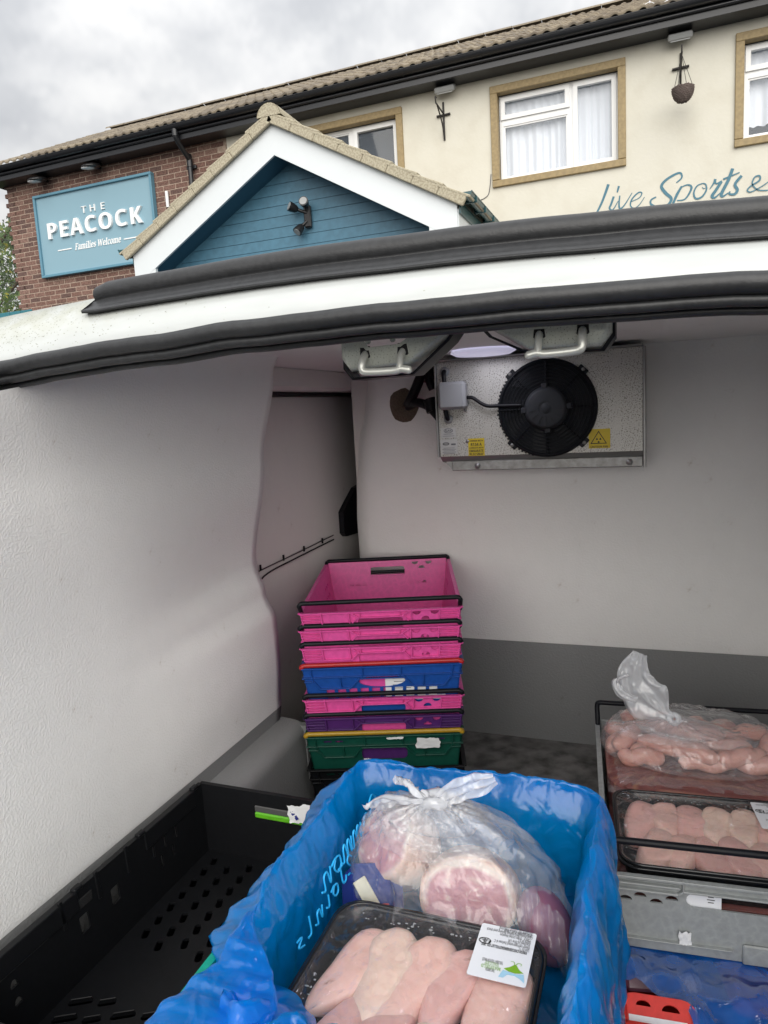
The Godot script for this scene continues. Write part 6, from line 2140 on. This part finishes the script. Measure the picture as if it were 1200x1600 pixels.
	bag_skin("film", t, kn, [[0.923, kn.x, kn.z, 0.006, 0.006], [0.916, kn.x + 0.004, kn.z, 0.028, 0.022], [0.902, kn.x + 0.014, kn.z - 0.005, 0.08, 0.055], [0.885, bc.x + 0.005, bc.z + 0.03, 0.135, 0.085], [0.862, bc.x, bc.z + 0.03, 0.175, 0.108], [0.83, bc.x, bc.z + 0.035, 0.19, 0.115], [0.808, bc.x, bc.z + 0.03, 0.186, 0.108], [0.801, bc.x, bc.z + 0.03, 0.12, 0.07]], 10, 0.006, M.bag_thin, 6.0)
	for cut in [0.888, 0.901]:
		bag_skin("gathers", t, kn, [[0.924, kn.x, kn.z, 0.007, 0.007], [0.917, kn.x + 0.004, kn.z, 0.03, 0.024], [cut, kn.x + 0.012, kn.z - 0.003, lerpf(0.135, 0.085, (cut - 0.888) / 0.013), 0.06]], 15, 0.005, M.bag_gather, cut * 200.0)
	b = B.new()
	b.tube(curve([kn + V(-0.012, 0.004, 0.004), kn + V(0.0, -0.006, 0.010), kn + V(0.010, 0.002, 0.004), kn + V(0.0, 0.008, -0.006), kn + V(-0.012, 0.002, 0.006)], 5), 0.006, 8)
	ribbon(b, [kn, kn + V(-0.022, 0.012, 0.003), kn + V(-0.060, 0.045, 0.0), kn + V(-0.078, 0.09, -0.004), kn + V(-0.066, 0.138, -0.006)], [[0.0, 0.013], [0.2, 0.03], [0.42, 0.10], [0.7, 0.075], [1.0, 0.03]], V(0.8, 0.6, 0.1), 0.07, 3.0)
	ribbon(b, [kn + V(-0.075, 0.035, 0.004), kn + V(-0.105, 0.05, 0.006), kn + V(-0.115, 0.075, 0.002), kn + V(-0.09, 0.09, 0.0)], [[0.0, 0.03], [0.5, 0.028], [1.0, 0.02]], V(0.6, 0.6, 0.4), 0.12, 14.0)
	part(b, "neck", M.bag_milky, t)
	# what lies beneath it
	t = thing("red_crate", "bright red crate with a white address label, under the blue wrapped packs", "crate", V(0.333, 0.490, -1.318), turn)
	crate(t, 0.40, 0.60, 0.165, "crate_red", "tray", "", 0, 0, 0.012)
	b = B.new()
	var slope := Basis(V(1, 0, 0), 0.55)
	b.xf = Transform3D(slope, V(-0.150, 0.152, 0.288)) * Transform3D(Basis(V(1, 0, 0), -PI / 2), Vector3.ZERO)
	b.panel(rrect(0, 0, 0.115, 0.085, 0.022), [dome(-0.022, 0.030, 0.022, 0.008), dome(0.018, 0.028, 0.026, 0.01)], 0.004)
	part(b, "corner_flange", M.crate_red, t, true)
	b = B.new()
	b.xf = Transform3D(slope, V(-0.150, 0.152, 0.288))
	b.box(V(-0.002, 0.001, 0.004), V(0.085, 0.001, 0.032))
	lab = part(b, "label", M.label_white, t, true)
	part(moved(fit_width(text("WILLIAMS LTD", 0.006, 0.0003), 0.042), Transform3D(slope, V(-0.150, 0.152, 0.288)) * Transform3D(Basis(V(1, 0, 0), -PI / 2), V(-0.018, 0.006, 0.002))), "print", M.ink_grey, lab, true)
	for q in [["rose meat pack wrapped in blue film at the right edge under the grey crate", 0.37, "pack_pink"], ["violet meat pack wrapped in blue film beside the red crate's corner", 0.2, "pack_violet"]]:
		t = thing("wrapped_pack", q[0], "meat pack", V(q[1], 0.63, -1.1), 0.0)
		b = B.new()
		b.box(V(q[1], 0.618, -1.2), V(0.13, 0.03, 0.17), 0.012, Basis(V(0, 1, 0), 0.2))
		part(b, "pack", M[q[2]], t)
	t = thing("blue_film_wrap", "loose shiny blue film draped over the red crate under the grey one", "film", V(0.35, 0.62, -1.1))
	b = B.new()
	var rows := []
	for j in 60:
		var f := j / 59.0
		var row := PackedVector3Array()
		for i in 60:
			var u := i / 59.0
			var x := lerpf(0.118, 0.60, u)
			var reach := lerpf(-1.072, -0.93, smoothstep(0.235, 0.30, x + 0.012 * wob.get_noise_2d(u * 90, 3)))
			var z := lerpf(-1.45, reach, f)
			var y := 0.646 + 0.012 * smoothstep(-1.16, -1.10, z) - 0.14 * smoothstep(-1.03, -0.93, z) + 0.006 * wob.get_noise_2d(x * 260, z * 260)
			if z > -1.16: y += (0.010 * ridge(V(x * 9.0 + z * 5.0, z * 6.0, 2.0)) + 0.008 * crumple(V(x, 0.3, z), 9.0, 4.0)) * smoothstep(-1.16, -1.12, z)
			row.append(V(x, y, z))
		rows.append(row)
	b.grid(rows, false, true)
	part(b, "film", M.liner_thin, t)

func slab_pack(t: Node3D, size: Vector3, s: int) -> void:
	var b := B.new()
	b.colored = true
	var rows := []; var cols := []
	for r in 26:
		var f := r / 25.0
		var row := PackedVector3Array(); var cr := PackedColorArray()
		# a rounded cushion, swept from its underside rim over the top
		var q := sin(minf(f * 2.2, 1.0) * PI / 2)
		var shrink := 1.0 if f < 0.4 else 1.0 - (f - 0.4) / 0.6
		for k in 90:
			var a := TAU * k / 90.0
			var cx := signf(cos(a)) * pow(absf(cos(a)), 0.28) * size.x / 2 * shrink
			var cz := signf(sin(a)) * pow(absf(sin(a)), 0.28) * size.z / 2 * shrink
			var n := 0.003 * ridge(V(cx * 60, cz * 60, s)) + 0.002 * wob.get_noise_2d(cx * 900, cz * 900)
			row.append(V(cx, size.y * (0.05 + 0.95 * q) + n - (0.004 if f < 0.05 else 0.0), cz))
			var m := 0.5 + wob.get_noise_2d(cx * 1500 + s * 30, cz * 1500 + row[-1].y * 900)
			cr.append(Color(0.15, 0.045, 0.045).lerp(Color(0.34, 0.15, 0.14), clampf(m, 0, 1)).lerp(Color(0.5, 0.3, 0.18), smoothstep(0.7, 0.95, ridge(V(cx * 45, cz * 45, s + 2.0))) * 0.6))
		rows.append(row); cols.append(cr)
	b.grid(rows, true, true, cols)
	part(b, "minced_meat", M.mince, t, true)
	b = B.new()
	rows = []
	for j in 20:
		var row := PackedVector3Array()
		for i in 30:
			var u := i / 29.0 - 0.5; var v := j / 19.0 - 0.5
			row.append(V(u * size.x, size.y + 0.006 + 0.003 * ridge(V(u * 9, v * 9, s)) - 0.02 * smoothstep(0.42, 0.5, maxf(absf(u), absf(v))), v * size.z))
		rows.append(row)
	b.grid(rows, false, true)
	part(b, "film", M.bag_thin, t, true)

# ---------------------------------------------------------------- the scene
func _ready() -> void:
	var cam := Camera3D.new()
	cam.name = "camera"
	cam.position = V(0.2, 1.6, 0.0)
	cam.basis = Basis(V(0, 1, 0), deg_to_rad(21.2)) * Basis(V(1, 0, 0), deg_to_rad(-8.2)) * Basis(V(0, 0, 1), deg_to_rad(-3.2))
	cam.fov = 72.45
	cam.near = 0.05; cam.far = 600.0
	add_child(cam)
	wob.seed = 4; wob.frequency = 0.02; wob.fractal_octaves = 3
	rid.seed = 8; rid.frequency = 1.0; rid.fractal_octaves = 3; rid.fractal_type = FastNoiseLite.FRACTAL_NONE; rid.noise_type = FastNoiseLite.TYPE_SIMPLEX
	rng.seed = 5
	var env := Environment.new()
	env.background_mode = Environment.BG_SKY
	env.sky = Sky.new()
	env.sky.sky_material = cloud_sky()
	env.background_energy_multiplier = 0.385
	env.tonemap_mode = Environment.TONE_MAPPER_LINEAR
	env.tonemap_exposure = 2.75
	env.sdfgi_enabled = true; env.ssao_enabled = true; env.ssil_enabled = true
	var we := WorldEnvironment.new()
	we.name = "world"
	we.environment = env
	add_child(we)
	var sun := DirectionalLight3D.new()
	sun.name = "sun"
	sun.light_energy = 0.5
	sun.light_color = Color(1.0, 0.98, 0.95)
	sun.light_angular_distance = 80.0
	sun.shadow_enabled = true
	add_child(sun)
	sun.look_at_from_position(V(2.5, 2.8, 6.0), V(0, 0, 0))
	make_materials()
	M["liner_thin"] = film("liner_thin_blue", lin(0.0, 0.13, 0.52), 0.72, 0.1)
	M.liner_thin.heightmap_enabled = true; M.liner_thin.heightmap_texture = M.liner_blue.heightmap_texture; M.liner_thin.heightmap_scale = 1.0
	shiny(M.liner_thin)
	M.liner_thin.uv1_triplanar = true; M.liner_thin.uv1_world_triplanar = true; M.liner_thin.uv1_scale = Vector3.ONE * 4.0
	open_air()
	build_pub()
	build_pub_fittings()
	build_porch()
	build_greenery()
	build_van()
	build_evaporator()
	build_stack()
	build_left_crate()
	build_blue_liner()
	build_ham_bag()
	meat_tray(V(-0.062, 0.862, -0.622), 0.0, 0.285, 0.37, "black tray of chicken fillets with a white label in the blue liner", "", 11, Vector2(0.091, -0.137), 0.0)
	build_grey_crate()
